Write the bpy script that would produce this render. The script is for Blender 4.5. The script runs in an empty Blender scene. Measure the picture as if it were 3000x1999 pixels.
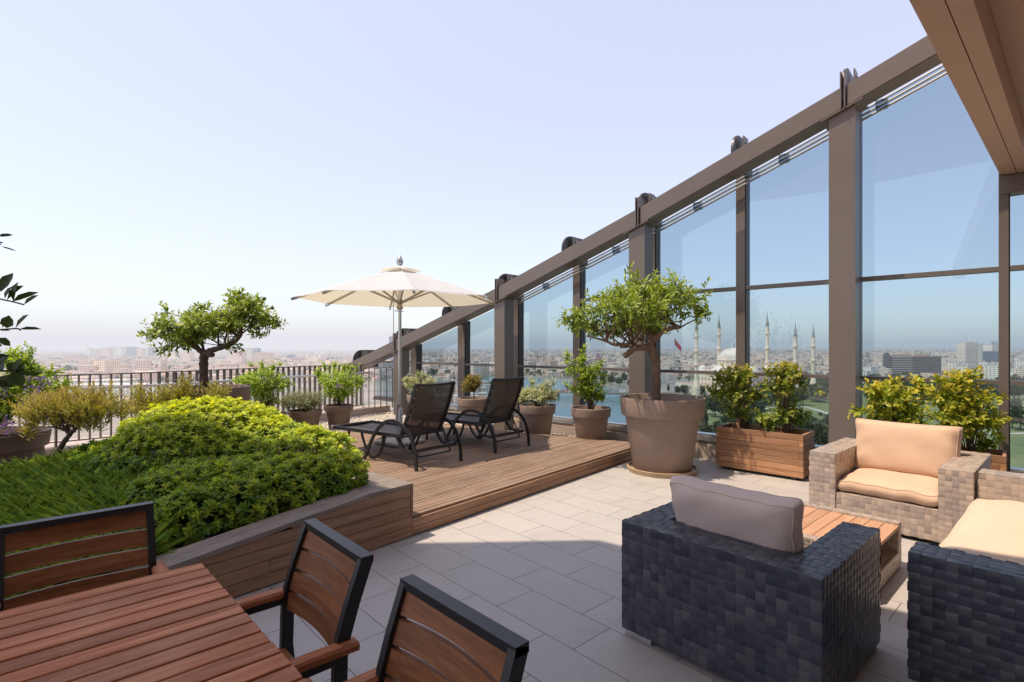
import bpy, bmesh, math, random
import numpy as np
from mathutils import Vector, Matrix
random.seed(7); RNG = np.random.default_rng(7)
rad = math.radians
S = bpy.context.scene
C = S.collection

# ---------------------------------------------------------------- survey of the terrace (metres)
EYE = 1.54                      # camera height above the tiles
FOC, PCX, PCY = 1534.0, 1500.0, 1017.0   # focal length and principal point of the survey, 3000 px wide
HEAD = rad(47.8)                # heading of the camera, the tile joints run along X and Y
CH, SH = math.cos(HEAD), math.sin(HEAD)
WA = rad(4.9)                   # the glass wall is turned 4.9 degrees off the tile grid
WN = Vector((math.cos(WA), math.sin(WA), 0)); WS = Vector((-math.sin(WA), math.cos(WA), 0))
DA = rad(7.5)                   # the deck is turned 7.5 degrees
DU = Vector((math.cos(DA), math.sin(DA), 0)); DV = Vector((-math.sin(DA), math.cos(DA), 0))

def spot(px, py, d):            # surveyed point: bearing/elevation read-out plus distance ahead
    r = (px - PCX) / FOC * d
    return Vector((d * CH + r * SH, d * SH - r * CH, EYE - (py - PCY) / FOC * d))
def ground(px, py, z):
    d = FOC * (EYE - z) / (py - PCY)
    return spot(px, py, d)
def wall(n, s, z):
    v = WN * n + WS * s; return Vector((v.x, v.y, z))

# ---------------------------------------------------------------- object helpers
def tag(o, label=None, cat=None, group=None, kind=None):
    if label: o['label'] = label
    if cat: o['category'] = cat
    if group: o['group'] = group
    if kind: o['kind'] = kind
    return o
def thing(name, label, cat, loc=(0, 0, 0), rz=0.0, group=None):
    o = bpy.data.objects.new(name, None); C.objects.link(o)
    o.empty_display_size = 0.1
    o.location = loc; o.rotation_euler = (0, 0, rz)
    return tag(o, label, cat, group)
def link(name, me, mats, parent=None, loc=None):
    o = bpy.data.objects.new(name, me); C.objects.link(o)
    for m in (mats if isinstance(mats, (list, tuple)) else [mats]): me.materials.append(m)
    if parent is not None: o.parent = parent
    if loc is not None: o.location = loc
    return o
def copy_tree(o, parent=None):
    c = o.copy(); C.objects.link(c)
    if parent is not None: c.parent = parent
    for ch in list(o.children): copy_tree(ch, c)
    return c

class MB:                       # mesh builder
    def __init__(s): s.v = []; s.f = []; s.m = []; s.sm = []; s.tone = None
    def add(s, vs, fs, mi=0, smooth=False):
        b = len(s.v); s.v += [tuple(p) for p in vs]
        for f in fs: s.f.append([b + i for i in f]); s.m.append(mi); s.sm.append(smooth)
    def box(s, x0, x1, y0, y1, z0, z1, mi=0, M=None, ch=0.0):
        if ch > 0: return s.cbox(x0, x1, y0, y1, z0, z1, ch, mi, M)
        vs = [Vector((x, y, z)) for z in (z0, z1) for y in (y0, y1) for x in (x0, x1)]
        if M is not None: vs = [M @ v for v in vs]
        s.add(vs, [(0, 2, 3, 1), (4, 5, 7, 6), (0, 1, 5, 4), (2, 6, 7, 3), (0, 4, 6, 2), (1, 3, 7, 5)], mi)
    def cbox(s, x0, x1, y0, y1, z0, z1, c, mi=0, M=None):
        bm = bmesh.new(); bmesh.ops.create_cube(bm, size=1)
        for v in bm.verts:
            v.co = Vector(((x0 + x1) / 2 + v.co.x * (x1 - x0), (y0 + y1) / 2 + v.co.y * (y1 - y0), (z0 + z1) / 2 + v.co.z * (z1 - z0)))
        bmesh.ops.bevel(bm, geom=list(bm.edges), offset=c, segments=2, profile=0.5, affect='EDGES', clamp_overlap=True)
        bm.verts.index_update()
        vs = [(M @ v.co if M is not None else v.co.copy()) for v in bm.verts]
        s.add(vs, [[v.index for v in f.verts] for f in bm.faces], mi); bm.free()
    def prism(s, poly, z0, z1, mi=0, M=None):          # vertical prism on an xy polygon; z may be lists
        n = len(poly)
        a = z0 if isinstance(z0, (list, tuple)) else [z0] * n
        b = z1 if isinstance(z1, (list, tuple)) else [z1] * n
        vs = [Vector((p[0], p[1], a[i])) for i, p in enumerate(poly)] + [Vector((p[0], p[1], b[i])) for i, p in enumerate(poly)]
        if M is not None: vs = [M @ v for v in vs]
        fs = [tuple(range(n))[::-1], tuple(range(n, 2 * n))] + [(i, (i + 1) % n, n + (i + 1) % n, n + i) for i in range(n)]
        s.add(vs, fs, mi)
    def tube(s, pts, rads, seg=8, mi=0, cap=True, flat=None):
        pts = [Vector(p) for p in pts]; n = len(pts)
        if not isinstance(rads, (list, tuple)): rads = [rads] * n
        rings = []; up = None
        for i in range(n):
            t = (pts[min(i + 1, n - 1)] - pts[max(i - 1, 0)]).normalized()
            if up is None:
                up = Vector((0, 0, 1)) if abs(t.z) < 0.9 else Vector((1, 0, 0))
            a = t.cross(up)
            if a.length < 1e-6: a = t.cross(Vector((0.3, 1, 0.2)))
            a.normalize(); b = a.cross(t).normalized(); up = b
            r = rads[i]
            if flat: rings.append([pts[i] + a * (flat[0] * x) + b * (flat[1] * y) for x, y in ((-1, -1), (1, -1), (1, 1), (-1, 1))])
            else: rings.append([pts[i] + (a * math.cos(2 * math.pi * k / seg) + b * math.sin(2 * math.pi * k / seg)) * r for k in range(seg)])
        k_ = len(rings[0]); vs = [p for r in rings for p in r]; fs = []
        for i in range(n - 1):
            for k in range(k_):
                fs.append((i * k_ + k, i * k_ + (k + 1) % k_, (i + 1) * k_ + (k + 1) % k_, (i + 1) * k_ + k))
        s.add(vs, fs, mi, smooth=not flat)
        if cap:
            s.add(rings[0], [tuple(range(k_))[::-1]], mi); s.add(rings[-1], [tuple(range(k_))], mi)
    def lathe(s, prof, seg=40, mi=0, c=(0, 0, 0), smooth=True, wob=0):
        vs = []; n = len(prof)
        for r, z in prof:
            for k in range(seg):
                a = 2 * math.pi * k / seg
                vs.append((c[0] + r * math.cos(a), c[1] + r * math.sin(a), c[2] + z))
        fs = [(i * seg + k, i * seg + (k + 1) % seg, (i + 1) * seg + (k + 1) % seg, (i + 1) * seg + k) for i in range(n - 1) for k in range(seg)]
        s.add(vs, fs, mi, smooth)
    def mesh(s, name='m'):
        me = bpy.data.meshes.new(name)
        me.from_pydata([tuple(v) for v in s.v], [], s.f)
        me.polygons.foreach_set('material_index', s.m); me.polygons.foreach_set('use_smooth', s.sm)
        me.update(); return me
    def build(s, name, mats, parent=None, loc=None, sharp=None):
        me = s.mesh(name)
        if sharp is not None: me.set_sharp_from_angle(angle=rad(sharp))
        return link(name, me, mats, parent, loc)

def bezier_pts(pts, n=8):       # Catmull-Rom through points
    P = [Vector(p) for p in pts]; P = [P[0] * 2 - P[1]] + P + [P[-1] * 2 - P[-2]]; out = []
    for i in range(1, len(P) - 2):
        for k in range(n):
            t = k / n; a, b, c, d = P[i - 1:i + 3]
            out.append(0.5 * ((2 * b) + (c - a) * t + (2 * a - 5 * b + 4 * c - d) * t * t + (3 * b - 3 * c + d - a) * t ** 3))
    out.append(P[-2]); return out

# ---------------------------------------------------------------- material helpers
def mat(name):
    m = bpy.data.materials.new(name); m.use_nodes = True
    nt = m.node_tree; b = nt.nodes['Principled BSDF']; return m, nt, b
def N(nt, typ, **kw):
    n = nt.nodes.new(typ)
    for k, v in kw.items():
        if k == 'inp':
            for a, b in v.items(): n.inputs[a].default_value = b
        else: setattr(n, k, v)
    return n
def ramp(nt, fac, stops, interp='LINEAR'):
    r = nt.nodes.new('ShaderNodeValToRGB'); r.color_ramp.interpolation = interp
    e = r.color_ramp.elements
    while len(e) < len(stops): e.new(0.5)
    for i, (p, c) in enumerate(stops): e[i].position = p; e[i].color = (*c, 1) if len(c) == 3 else c
    nt.links.new(fac, r.inputs[0]); return r.outputs[0]
def mixc(nt, fac, a, b, mode='MIX'):
    n = nt.nodes.new('ShaderNodeMix'); n.data_type = 'RGBA'; n.blend_type = mode
    if isinstance(fac, (int, float)): n.inputs[0].default_value = fac
    else: nt.links.new(fac, n.inputs[0])
    for i, v in ((6, a), (7, b)):
        if isinstance(v, (tuple, list)): n.inputs[i].default_value = (*v, 1)
        else: nt.links.new(v, n.inputs[i])
    return n.outputs[2]
def mth(nt, op, a, b=None, c=None):
    n = nt.nodes.new('ShaderNodeMath'); n.operation = op
    for i, v in enumerate((a, b, c)):
        if v is None: continue
        if isinstance(v, (int, float)): n.inputs[i].default_value = v
        else: nt.links.new(v, n.inputs[i])
    return n.outputs[0]
def noise(nt, scale, detail=4, rough=0.55, vec=None, dist=0.0):
    n = N(nt, 'ShaderNodeTexNoise', inp={'Scale': scale, 'Detail': detail, 'Roughness': rough, 'Distortion': dist})
    if vec is not None: nt.links.new(vec, n.inputs['Vector'])
    return n.outputs['Fac']
def bump(nt, b, h, strength=0.3, dist=0.01):
    n = N(nt, 'ShaderNodeBump', inp={'Strength': strength, 'Distance': dist})
    nt.links.new(h, n.inputs['Height']); nt.links.new(n.outputs[0], b.inputs['Normal'])
def coords(nt, scale=(1, 1, 1), rot=(0, 0, 0), which='Object', off=None):
    t = N(nt, 'ShaderNodeTexCoord'); m = N(nt, 'ShaderNodeMapping')
    m.inputs['Scale'].default_value = scale; m.inputs['Rotation'].default_value = rot
    nt.links.new(t.outputs[which], m.inputs[0])
    if off is not None: nt.links.new(off, m.inputs[1])
    return m.outputs[0]
def islands(nt): return N(nt, 'ShaderNodeNewGeometry').outputs['Random Per Island']

def plain(name, col, rough=0.5, metal=0.0, var=0.12, scale=8, spec=0.5, bmp=0.0):
    m, nt, b = mat(name)
    n = noise(nt, scale, 5, 0.6, coords(nt))
    c = ramp(nt, n, [(0.25, tuple(x * (1 - var) for x in col)), (0.75, tuple(min(1, x * (1 + var)) for x in col))])
    nt.links.new(c, b.inputs['Base Color'])
    b.inputs['Roughness'].default_value = rough; b.inputs['Metallic'].default_value = metal
    b.inputs['Specular IOR Level'].default_value = spec
    if bmp: bump(nt, b, noise(nt, scale * 12, 3, 0.6, coords(nt)), bmp, 0.004)
    return m
def wood(name, cols, rough=0.55, ang=0.0, grain=(1.2, 26, 26), along='X', spec=0.35, isl=0.45, worn=None):
    m, nt, b = mat(name)
    r = islands(nt)
    cv = N(nt, 'ShaderNodeCombineXYZ'); nt.links.new(mth(nt, 'MULTIPLY', r, 37.0), cv.inputs[0]); nt.links.new(mth(nt, 'MULTIPLY', r, 91.0), cv.inputs[1])
    sc = {'X': grain, 'Y': (grain[1], grain[0], grain[2]), 'Z': (grain[1], grain[2], grain[0])}[along]
    t = N(nt, 'ShaderNodeTexCoord'); m0 = N(nt, 'ShaderNodeMapping'); m0.inputs['Rotation'].default_value = (0, 0, -ang)
    nt.links.new(t.outputs['Object'], m0.inputs[0])
    m1 = N(nt, 'ShaderNodeMapping'); m1.inputs['Scale'].default_value = sc
    nt.links.new(m0.outputs[0], m1.inputs[0]); nt.links.new(cv.outputs[0], m1.inputs[1])
    v = m1.outputs[0]
    n1 = noise(nt, 1.0, 6, 0.62, v, 0.6); n2 = noise(nt, 4.5, 4, 0.7, v, 0.2)
    g = mth(nt, 'ADD', mth(nt, 'MULTIPLY', n1, 0.65), mth(nt, 'MULTIPLY', n2, 0.35))
    c = ramp(nt, g, [(0.32, cols[0]), (0.5, cols[1]), (0.68, cols[2])])
    tintv = ramp(nt, r, [(0.0, (1 - isl,) * 3), (0.5, (1, 1, 1)), (1.0, (1 + isl * 0.5, 1 + isl * 0.42, 1 + isl * 0.36))])
    c = mixc(nt, 1.0, c, tintv, 'MULTIPLY')
    if worn:
        w = noise(nt, 2.6, 5, 0.65, coords(nt))
        c = mixc(nt, ramp(nt, w, [(0.45, (0, 0, 0)), (0.75, (0.75, 0.75, 0.75))]), c, worn)
    nt.links.new(c, b.inputs['Base Color'])
    nt.links.new(ramp(nt, n2, [(0.2, (rough - 0.12,) * 3), (0.8, (rough + 0.15,) * 3)]), b.inputs['Roughness'])
    b.inputs['Specular IOR Level'].default_value = spec
    bump(nt, b, g, 0.35, 0.003)
    return m
def leaf_mat(name, dark, light, tip, trans=0.35, rough=0.42):
    """dark..light by a random value per leaf, 'tone' attribute shifts towards the tip colour"""
    m, nt, b = mat(name); out = nt.nodes['Material Output']
    r = islands(nt); at = N(nt, 'ShaderNodeAttribute', attribute_name='tone')
    c = ramp(nt, r, [(0.0, dark), (0.55, light), (1.0, tuple(min(1, x * 1.25) for x in light))])
    c = mixc(nt, at.outputs['Fac'], c, tip)
    nt.links.new(c, b.inputs['Base Color']); b.inputs['Roughness'].default_value = rough
    b.inputs['Specular IOR Level'].default_value = 0.4
    t = N(nt, 'ShaderNodeBsdfTranslucent')
    nt.links.new(mixc(nt, 1.0, c, (1.5, 1.45, 0.55), 'MULTIPLY'), t.inputs[0])
    mx = N(nt, 'ShaderNodeMixShader', inp={0: trans})
    nt.links.new(b.outputs[0], mx.inputs[1]); nt.links.new(t.outputs[0], mx.inputs[2]); nt.links.new(mx.outputs[0], out.inputs[0])
    return m

# ---------------------------------------------------------------- foliage
def nrm(a): return a / np.maximum(np.linalg.norm(a, axis=1, keepdims=True), 1e-9)
def leaf_arrays(pos, dirs, ups, L, W, fold=0.25, curl=0.15):
    n = len(pos); d = nrm(dirs); side = nrm(np.cross(d, ups)); up = nrm(np.cross(side, d))
    L = np.broadcast_to(L, (n,))[:, None]; W = np.broadcast_to(W, (n,))[:, None]
    prof = [(0, 0), (0.32, 0.46), (0.72, 0.40), (1, 0), (0.72, -0.40), (0.32, -0.46)]
    vs = np.stack([pos + d * L * u + side * W * v + up * (abs(v) * fold * W * 2 - curl * L * u * u) for u, v in prof], axis=1)
    idx = np.arange(n)[:, None] * 6
    fs = np.concatenate([idx + np.array([0, 1, 2, 3]), idx + np.array([0, 3, 4, 5])], axis=0)
    return vs.reshape(-1, 3), fs
def leaf_object(name, parts, mats, parent=None, tones=None):
    """parts: list of (verts, faces, tone array per leaf)"""
    V = []; Fc = []; T = []; b = 0
    for v, f, t in parts:
        V.append(v); Fc.append(f + b); b += len(v); T.append(np.repeat(t, 6))
    V = np.concatenate(V); Fc = np.concatenate(Fc); T = np.concatenate(T)
    me = bpy.data.meshes.new(name); nF = len(Fc)
    me.vertices.add(len(V)); me.vertices.foreach_set('co', V.astype(np.float32).ravel())
    me.loops.add(nF * 4); me.loops.foreach_set('vertex_index', Fc.astype(np.int32).ravel())
    me.polygons.add(nF); me.polygons.foreach_set('loop_start', np.arange(nF, dtype=np.int32) * 4)
    me.update(calc_edges=True)
    a = me.attributes.new('tone', 'FLOAT', 'POINT'); a.data.foreach_set('value', T.astype(np.float32))
    return link(name, me, mats, parent)
def rnd_dirs(n): return nrm(RNG.normal(size=(n, 3)))
def clump_points(ells, n, shell=0.55):
    """points in a union of ellipsoids (centre, radii), biased towards the shell; also outward direction"""
    vol = np.array([e[1][0] * e[1][1] * e[1][2] for e in ells]) ** 0.75; vol = vol / vol.sum()
    k = RNG.choice(len(ells), size=n, p=vol)
    d = rnd_dirs(n); r = (shell + (1 - shell) * RNG.random(n)) [:, None]
    r = r * (0.82 + 0.3 * RNG.random((n, 1)))
    cs = np.array([tuple(e[0]) for e in ells]); rs = np.array([tuple(e[1]) for e in ells])
    return cs[k] + d * rs[k] * r, nrm(d / rs[k])
def twigs(pts, outs, per, tw_len, L, W, tip=0.3, droop=0.0, upb=0.35, fold=0.25, curl=0.2, spread=0.9, tone_pow=1.0, toneb=0.0):
    """short shoots with leaves set along them; the youngest leaves carry the highest tone"""
    n = len(pts)
    ax = nrm(outs + np.array([0, 0, upb]) + RNG.normal(scale=0.35, size=(n, 3)))
    res_p = []; res_d = []; res_u = []; res_t = []; res_l = []
    for j in range(per):
        f = (j + 0.5) / per
        ph = RNG.random(n) * 2 * math.pi + j * 2.4
        ref = nrm(np.cross(ax, np.array([0.3, 0.2, 1.0]) + RNG.normal(scale=.1, size=(n, 3)))); ref2 = np.cross(ax, ref)
        rdl = ref * np.cos(ph)[:, None] + ref2 * np.sin(ph)[:, None]
        dd = nrm(ax * (1.15 - spread * 0.6 + 0.5 * f) + rdl * spread + np.array([0, 0, -droop]))
        res_p.append(pts + ax * (tw_len * (f - 0.5))); res_d.append(dd); res_u.append(nrm(ax + np.array([0, 0, 0.8])))
        res_t.append(np.clip(tip * f ** tone_pow * (0.5 + RNG.random(n)) + toneb, 0, 1)); res_l.append(L * (0.7 + 0.5 * RNG.random(n)) * (1.05 - 0.3 * f))
    P = np.concatenate(res_p); D = np.concatenate(res_d); U = np.concatenate(res_u); T = np.concatenate(res_t); LL = np.concatenate(res_l)
    v, fc = leaf_arrays(P, D, U, LL, LL * (W / L), fold, curl)
    return v, fc, T
# ================================================================ world, sun, camera
SUN = Vector((-0.76, 0.45, 2.07)).normalized()
w = bpy.data.worlds.new('World'); S.world = w; w.use_nodes = True
nt = w.node_tree; bg = nt.nodes['Background']
sky = N(nt, 'ShaderNodeTexSky', sky_type='NISHITA', sun_disc=False, sun_elevation=math.asin(SUN.z),
        sun_rotation=math.atan2(SUN.x, SUN.y), altitude=150.0, air_density=1.0, dust_density=1.2, ozone_density=1.0)
hs = N(nt, 'ShaderNodeHueSaturation', inp={"Hue": 0.522, "Saturation": 0.9, "Value": 1.78})
nt.links.new(sky.outputs[0], hs.inputs['Color'])
nt.links.new(mixc(nt, 0.5, hs.outputs[0], (6.7, 6.85, 7.4)), bg.inputs[0])      # even pale colour mixed in, whitening the blue
bg.inputs[1].default_value = 0.145
sl = bpy.data.lights.new('sun', 'SUN'); sl.energy = 5.3; sl.angle = rad(0.53); sl.color = (1.0, 0.83, 0.635)
so = bpy.data.objects.new('sun', sl); C.objects.link(so); so.rotation_euler = (-SUN).to_track_quat('-Z', 'Y').to_euler()
so.location = (-8, 5, 20)
cam = bpy.data.cameras.new('camera'); co = bpy.data.objects.new('camera', cam); C.objects.link(co); S.camera = co
cam.lens = FOC / 3000 * 36; cam.sensor_width = 36; cam.shift_y = (PCY - 999.5) / 3000
cam.clip_start = 0.05; cam.clip_end = 60000
co.location = (0, 0, EYE)
co.rotation_euler = (rad(90), 0, HEAD - rad(90))
S.render.engine = 'CYCLES'
S.cycles.max_bounces = 8; S.cycles.diffuse_bounces = 3; S.cycles.glossy_bounces = 3; S.cycles.transparent_max_bounces = 16
S.cycles.transmission_bounces = 4; S.cycles.volume_bounces = 0; S.cycles.caustics_reflective = False; S.cycles.caustics_refractive = False
S.cycles.sample_clamp_indirect = 4.0
S.view_settings.view_transform = 'Standard'; S.view_settings.look = 'None'; S.view_settings.exposure = 0; S.view_settings.gamma = 1

# ================================================================ materials
def tile_mat():
    m, nt, b = mat('stone_tiles')
    t = N(nt, 'ShaderNodeTexCoord'); sp = N(nt, 'ShaderNodeSeparateXYZ'); nt.links.new(t.outputs['Object'], sp.inputs[0])
    cb = N(nt, 'ShaderNodeCombineXYZ')
    nt.links.new(mth(nt, 'ADD', sp.outputs[1], -2.966 + 6.015 - 0.2), cb.inputs[0]); nt.links.new(mth(nt, 'ADD', sp.outputs[0], -2.02 + 6.10 + .61), cb.inputs[1])
    br = N(nt, 'ShaderNodeTexBrick', offset=0.33, offset_frequency=2, squash=1.0, squash_frequency=2,
           inp={'Color1': (0, 0, 0, 1), 'Color2': (1, 1, 1, 1), 'Mortar': (0.5, 0.5, 0.5, 1), 'Scale': 1.0, 'Mortar Size': 0.0026, 'Mortar Smooth': 0.3, 'Bias': 0.0, 'Brick Width': 0.6015, 'Row Height': 0.305})
    nt.links.new(cb.outputs[0], br.inputs['Vector'])
    n1 = noise(nt, 1.3, 6, 0.6, coords(nt)); n2 = noise(nt, 45, 5, 0.7, coords(nt)); n3 = noise(nt, 9, 5, 0.65, coords(nt, (1, 2.5, 1)), 0.8)
    c = ramp(nt, n1, [(0.3, (0.41, 0.388, 0.375)), (0.7, (0.475, 0.452, 0.435))])
    c = mixc(nt, 0.5, c, ramp(nt, n3, [(0.3, (0.39, 0.368, 0.355)), (0.7, (0.495, 0.47, 0.45))]))
    c = mixc(nt, 0.2, c, ramp(nt, n2, [(0.3, (0.31, 0.29, 0.275)), (0.7, (0.56, 0.53, 0.50))]))
    c = mixc(nt, 1.0, c, ramp(nt, br.outputs['Color'], [(0, (0.95, 0.95, 0.955)), (1, (1.03, 1.025, 1.02))]), 'MULTIPLY')
    st = noise(nt, 0.9, 7, 0.72, coords(nt), 1.4)
    c = mixc(nt, ramp(nt, st, [(0.54, (0, 0, 0)), (0.72, (0.38, 0.38, 0.38))]), c, (0.27, 0.25, 0.235))
    c = mixc(nt, br.outputs['Fac'], c, (0.10, 0.085, 0.08))
    nt.links.new(c, b.inputs['Base Color'])
    nt.links.new(ramp(nt, n3, [(0.2, (0.42,) * 3), (0.8, (0.6,) * 3)]), b.inputs['Roughness'])
    h = mth(nt, 'SUBTRACT', mth(nt, 'MULTIPLY', n2, 0.12), br.outputs['Fac'])
    bump(nt, b, h, 0.5, 0.003); return m
M_TILE = tile_mat()
M_FRAME = plain('bronze_paint', (0.165, 0.135, 0.118), 0.38, 0.25, 0.06, 3, bmp=0.05)
M_FRAMED = plain('dark_bronze_paint', (0.05, 0.044, 0.042), 0.4, 0.2, 0.1, 3)
M_SOFFIT = plain('soffit_paint', (0.60, 0.40, 0.285), 0.5, 0.0, 0.05, 1.5)
M_CURB = plain('kerb_stone', (0.40, 0.33, 0.28), 0.7, 0, 0.14, 4, bmp=0.3)
M_ALU = plain('brushed_aluminium', (0.62, 0.62, 0.62), 0.32, 0.85, 0.06, 5)
M_STEEL = plain('steel', (0.45, 0.45, 0.46), 0.35, 0.9, 0.1, 9)
M_GRAPH = plain('graphite_metal', (0.028, 0.029, 0.034), 0.42, 0.3, 0.15, 12)
M_RUBBER = plain('black_plastic', (0.015, 0.015, 0.016), 0.5, 0, 0.1, 12)
M_TERRA = plain('taupe_plastic', (0.265, 0.198, 0.163), 0.6, 0.0, 0.16, 3.2, 0.3, bmp=0.2)
M_TERRA_BACKLIT = plain('backlit_brown_plastic', (0.085, 0.062, 0.052), 0.6, 0, .12, 4, .3)  # brown darkened, the shade of its backlit side put into the colour
M_TERRAD = plain('dark_taupe_plastic', (0.185, 0.13, 0.108), 0.55, 0.0, 0.1, 4, 0.35, bmp=0.12)
M_SAUCER = plain('ochre_plastic', (0.42, 0.30, 0.19), 0.6, 0, 0.12, 7)
M_SOIL = plain('soil', (0.045, 0.03, 0.02), 0.95, 0, 0.4, 25, 0.1, bmp=0.8)
M_GREYWALL = plain('facade_dark', (0.30, 0.27, 0.25), 0.5, 0, 0.1, 2)
M_DECK = wood('deck_boards', [(0.14, 0.09, 0.064), (0.25, 0.168, 0.12), (0.36, 0.26, 0.19)], 0.68, DA, (1.0, 30, 30), isl=0.28, worn=(0.29, 0.22, 0.17))
M_PLANTER = wood('planter_boards', [(0.16, 0.082, 0.046), (0.29, 0.165, 0.098), (0.42, 0.26, 0.165)], 0.6, DA, (1.0, 24, 24), isl=0.3, worn=(0.33, 0.21, 0.14))
M_CAP = wood('weathered_cap', [(0.14, 0.12, 0.105), (0.24, 0.20, 0.17), (0.33, 0.28, 0.235)], 0.6, DA, (1.2, 30, 30), isl=0.2)
M_TABLE = wood('table_slats', [(0.21, 0.064, 0.024), (0.45, 0.165, 0.068), (0.72, 0.35, 0.17)], 0.6, 0, (1.6, 34, 34), isl=0.28, spec=0.3, worn=(0.58, 0.30, 0.17))
M_CHAIRW = wood('chair_slats', [(0.14, 0.052, 0.020), (0.28, 0.112, 0.044), (0.42, 0.185, 0.08)], 0.42, 0, (26, 1.6, 26), isl=0.2, spec=0.3)
M_BOXW = wood('box_planks', [(0.26, 0.125, 0.062), (0.43, 0.225, 0.118), (0.58, 0.34, 0.195)], 0.5, 0, (26, 1.2, 26), isl=0.42)
M_COFFEE = wood('coffee_slats', [(0.38, 0.20, 0.11), (0.50, 0.28, 0.165), (0.58, 0.35, 0.215)], 0.5, 0, (1.4, 26, 26), isl=0.15)

def glass_mat(name, tint, refl=1.0):
    m, nt, b = mat(name); out = nt.nodes['Material Output']; nt.nodes.remove(b)
    tr = N(nt, 'ShaderNodeBsdfTransparent'); tr.inputs[0].default_value = (*tint, 1)
    gl = N(nt, 'ShaderNodeBsdfGlossy', inp={'Roughness': 0.01}); gl.inputs[0].default_value = (0.95 * refl, 0.97 * refl, 1.0 * refl, 1)
    fr = N(nt, 'ShaderNodeFresnel', inp={'IOR': 1.5}); mx = N(nt, 'ShaderNodeMixShader')
    k = mth(nt, 'MINIMUM', mth(nt, 'MULTIPLY', fr.outputs[0], 1.9), 1.0)
    nt.links.new(k, mx.inputs[0]); nt.links.new(tr.outputs[0], mx.inputs[1]); nt.links.new(gl.outputs[0], mx.inputs[2])
    nt.links.new(mx.outputs[0], out.inputs[0]); return m
M_GLASS = glass_mat('tinted_glass', (0.46, 0.58, 0.655))
M_CLEAR = glass_mat('clear_plastic', (0.62, 0.66, 0.70))

# ================================================================ terrace ground
mb = MB(); mb.add([(-9, -6, 0), (7.3, -6, 0), (7.3, 4.3, 0), (6.95, 9, 0), (5.9, 11.6, 0), (-9, 9.9, 0)], [(0, 1, 2, 3, 4, 5)])
tag(mb.build('terrace_floor', M_TILE), kind='structure')
mb = MB(); mb.prism([(-9, -6), (7.6, -6), (7.6, 0), (6.35, 12.4), (-9, 10.3)], -3.2, -0.012)
tag(mb.build('tower_roof_slab', M_CURB), kind='structure')

# gravel bed: a sheet plus loose pebbles
M_GRAVEL = None
def gravel_mat():
    m, nt, b = mat('pale_gravel'); r = islands(nt)
    c = ramp(nt, r, [(0, (0.30, 0.25, 0.20)), (0.4, (0.47, 0.42, 0.35)), (0.8, (0.62, 0.57, 0.50)), (1, (0.7, 0.66, 0.6))])
    nt.links.new(c, b.inputs['Base Color']); b.inputs['Roughness'].default_value = 0.85; return m
gm = gravel_mat()
deckO = Vector((2.246, 3.711, 0))
gb = MB(); gz = 0.058
poly = [(6.35, 4.28), (6.72, 4.30), (6.36, 8.6), (6.08, 10.75), (3.35, 10.17), (2.0, 9.66), (1.2, 9.24), (-3, 9.1), (-3, 7.35), (2.0, 7.7), (5.35, 8.0), (5.8, 6.0)]
gb.add([(x, y, gz) for x, y in poly], [tuple(range(len(poly)))])
def inpoly(x, y, P):
    c = False; j = len(P) - 1
    for i in range(len(P)):
        if (P[i][1] > y) != (P[j][1] > y) and x < (P[j][0] - P[i][0]) * (y - P[i][1]) / (P[j][1] - P[i][1]) + P[i][0]: c = not c
        j = i
    return c
oct_ = [(1, 0, 0), (-1, 0, 0), (0, 1, 0), (0, -1, 0), (0, 0, 1), (0, 0, -1)]
of_ = [(0, 2, 4), (2, 1, 4), (1, 3, 4), (3, 0, 4), (2, 0, 5), (1, 2, 5), (3, 1, 5), (0, 3, 5)]
cnt = 0
while cnt < 9000:
    x = random.uniform(1.5, 6.75); y = random.uniform(4.2, 10.8)
    if not inpoly(x, y, poly): continue
    cnt += 1; r = random.uniform(0.009, 0.022); a = random.random() * 6.28; z0 = gz + random.uniform(0.0, 0.014)
    sx, sy, sz = r * random.uniform(.8, 1.4), r * random.uniform(.7, 1.1), r * random.uniform(.5, .8)
    ca, sa = math.cos(a), math.sin(a)
    gb.add([(x + px * sx * ca - py * sy * sa, y + px * sx * sa + py * sy * ca, z0 + pz * sz) for px, py, pz in oct_], of_, 0)
tag(gb.build('gravel', gm), 'pale loose gravel strewn between the deck and the kerb', 'gravel', kind='stuff')

# kerb carrying railing and glass wall
kb = MB()
def strip(P, w, z0, z1, mbx):     # wall of constant width to the outside of a polyline
    for (x0, y0), (x1, y1) in zip(P[:-1], P[1:]):
        d = Vector((x1 - x0, y1 - y0, 0)); n = Vector((d.y, -d.x, 0)).normalized() * w
        mbx.prism([(x0, y0), (x0 + n.x, y0 + n.y), (x1 + n.x, y1 + n.y), (x1, y1)], z0, z1)
KW = [wall(7.10, s, 0) for s in (-1.6, 3.4, 6.2, 10.55)]
for s0, s1 in ((-1.6, 3.05), (3.053, 5.2), (5.203, 7.3), (7.303, 9.2), (9.203, 10.3)):
    a, b_ = wall(7.10, s0, 0), wall(7.10, s1, 0); c_, d_ = wall(7.42, s1, 0), wall(7.42, s0, 0)
    kb.prism([a[:2], d_[:2], c_[:2], b_[:2]], 0.0, 0.20)
    a, b_ = wall(7.15, s0, 0), wall(7.15, s1, 0); c_, d_ = wall(7.40, s1, 0), wall(7.40, s0, 0)
    kb.prism([a[:2], d_[:2], c_[:2], b_[:2]], 0.20, 0.245)
RL = [(-3.0, 9.12), (0.414, 9.235), (1.271, 9.30), (2.094, 9.66), (3.501, 10.2), (5.295, 10.70), (5.95, 10.86)]
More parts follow.
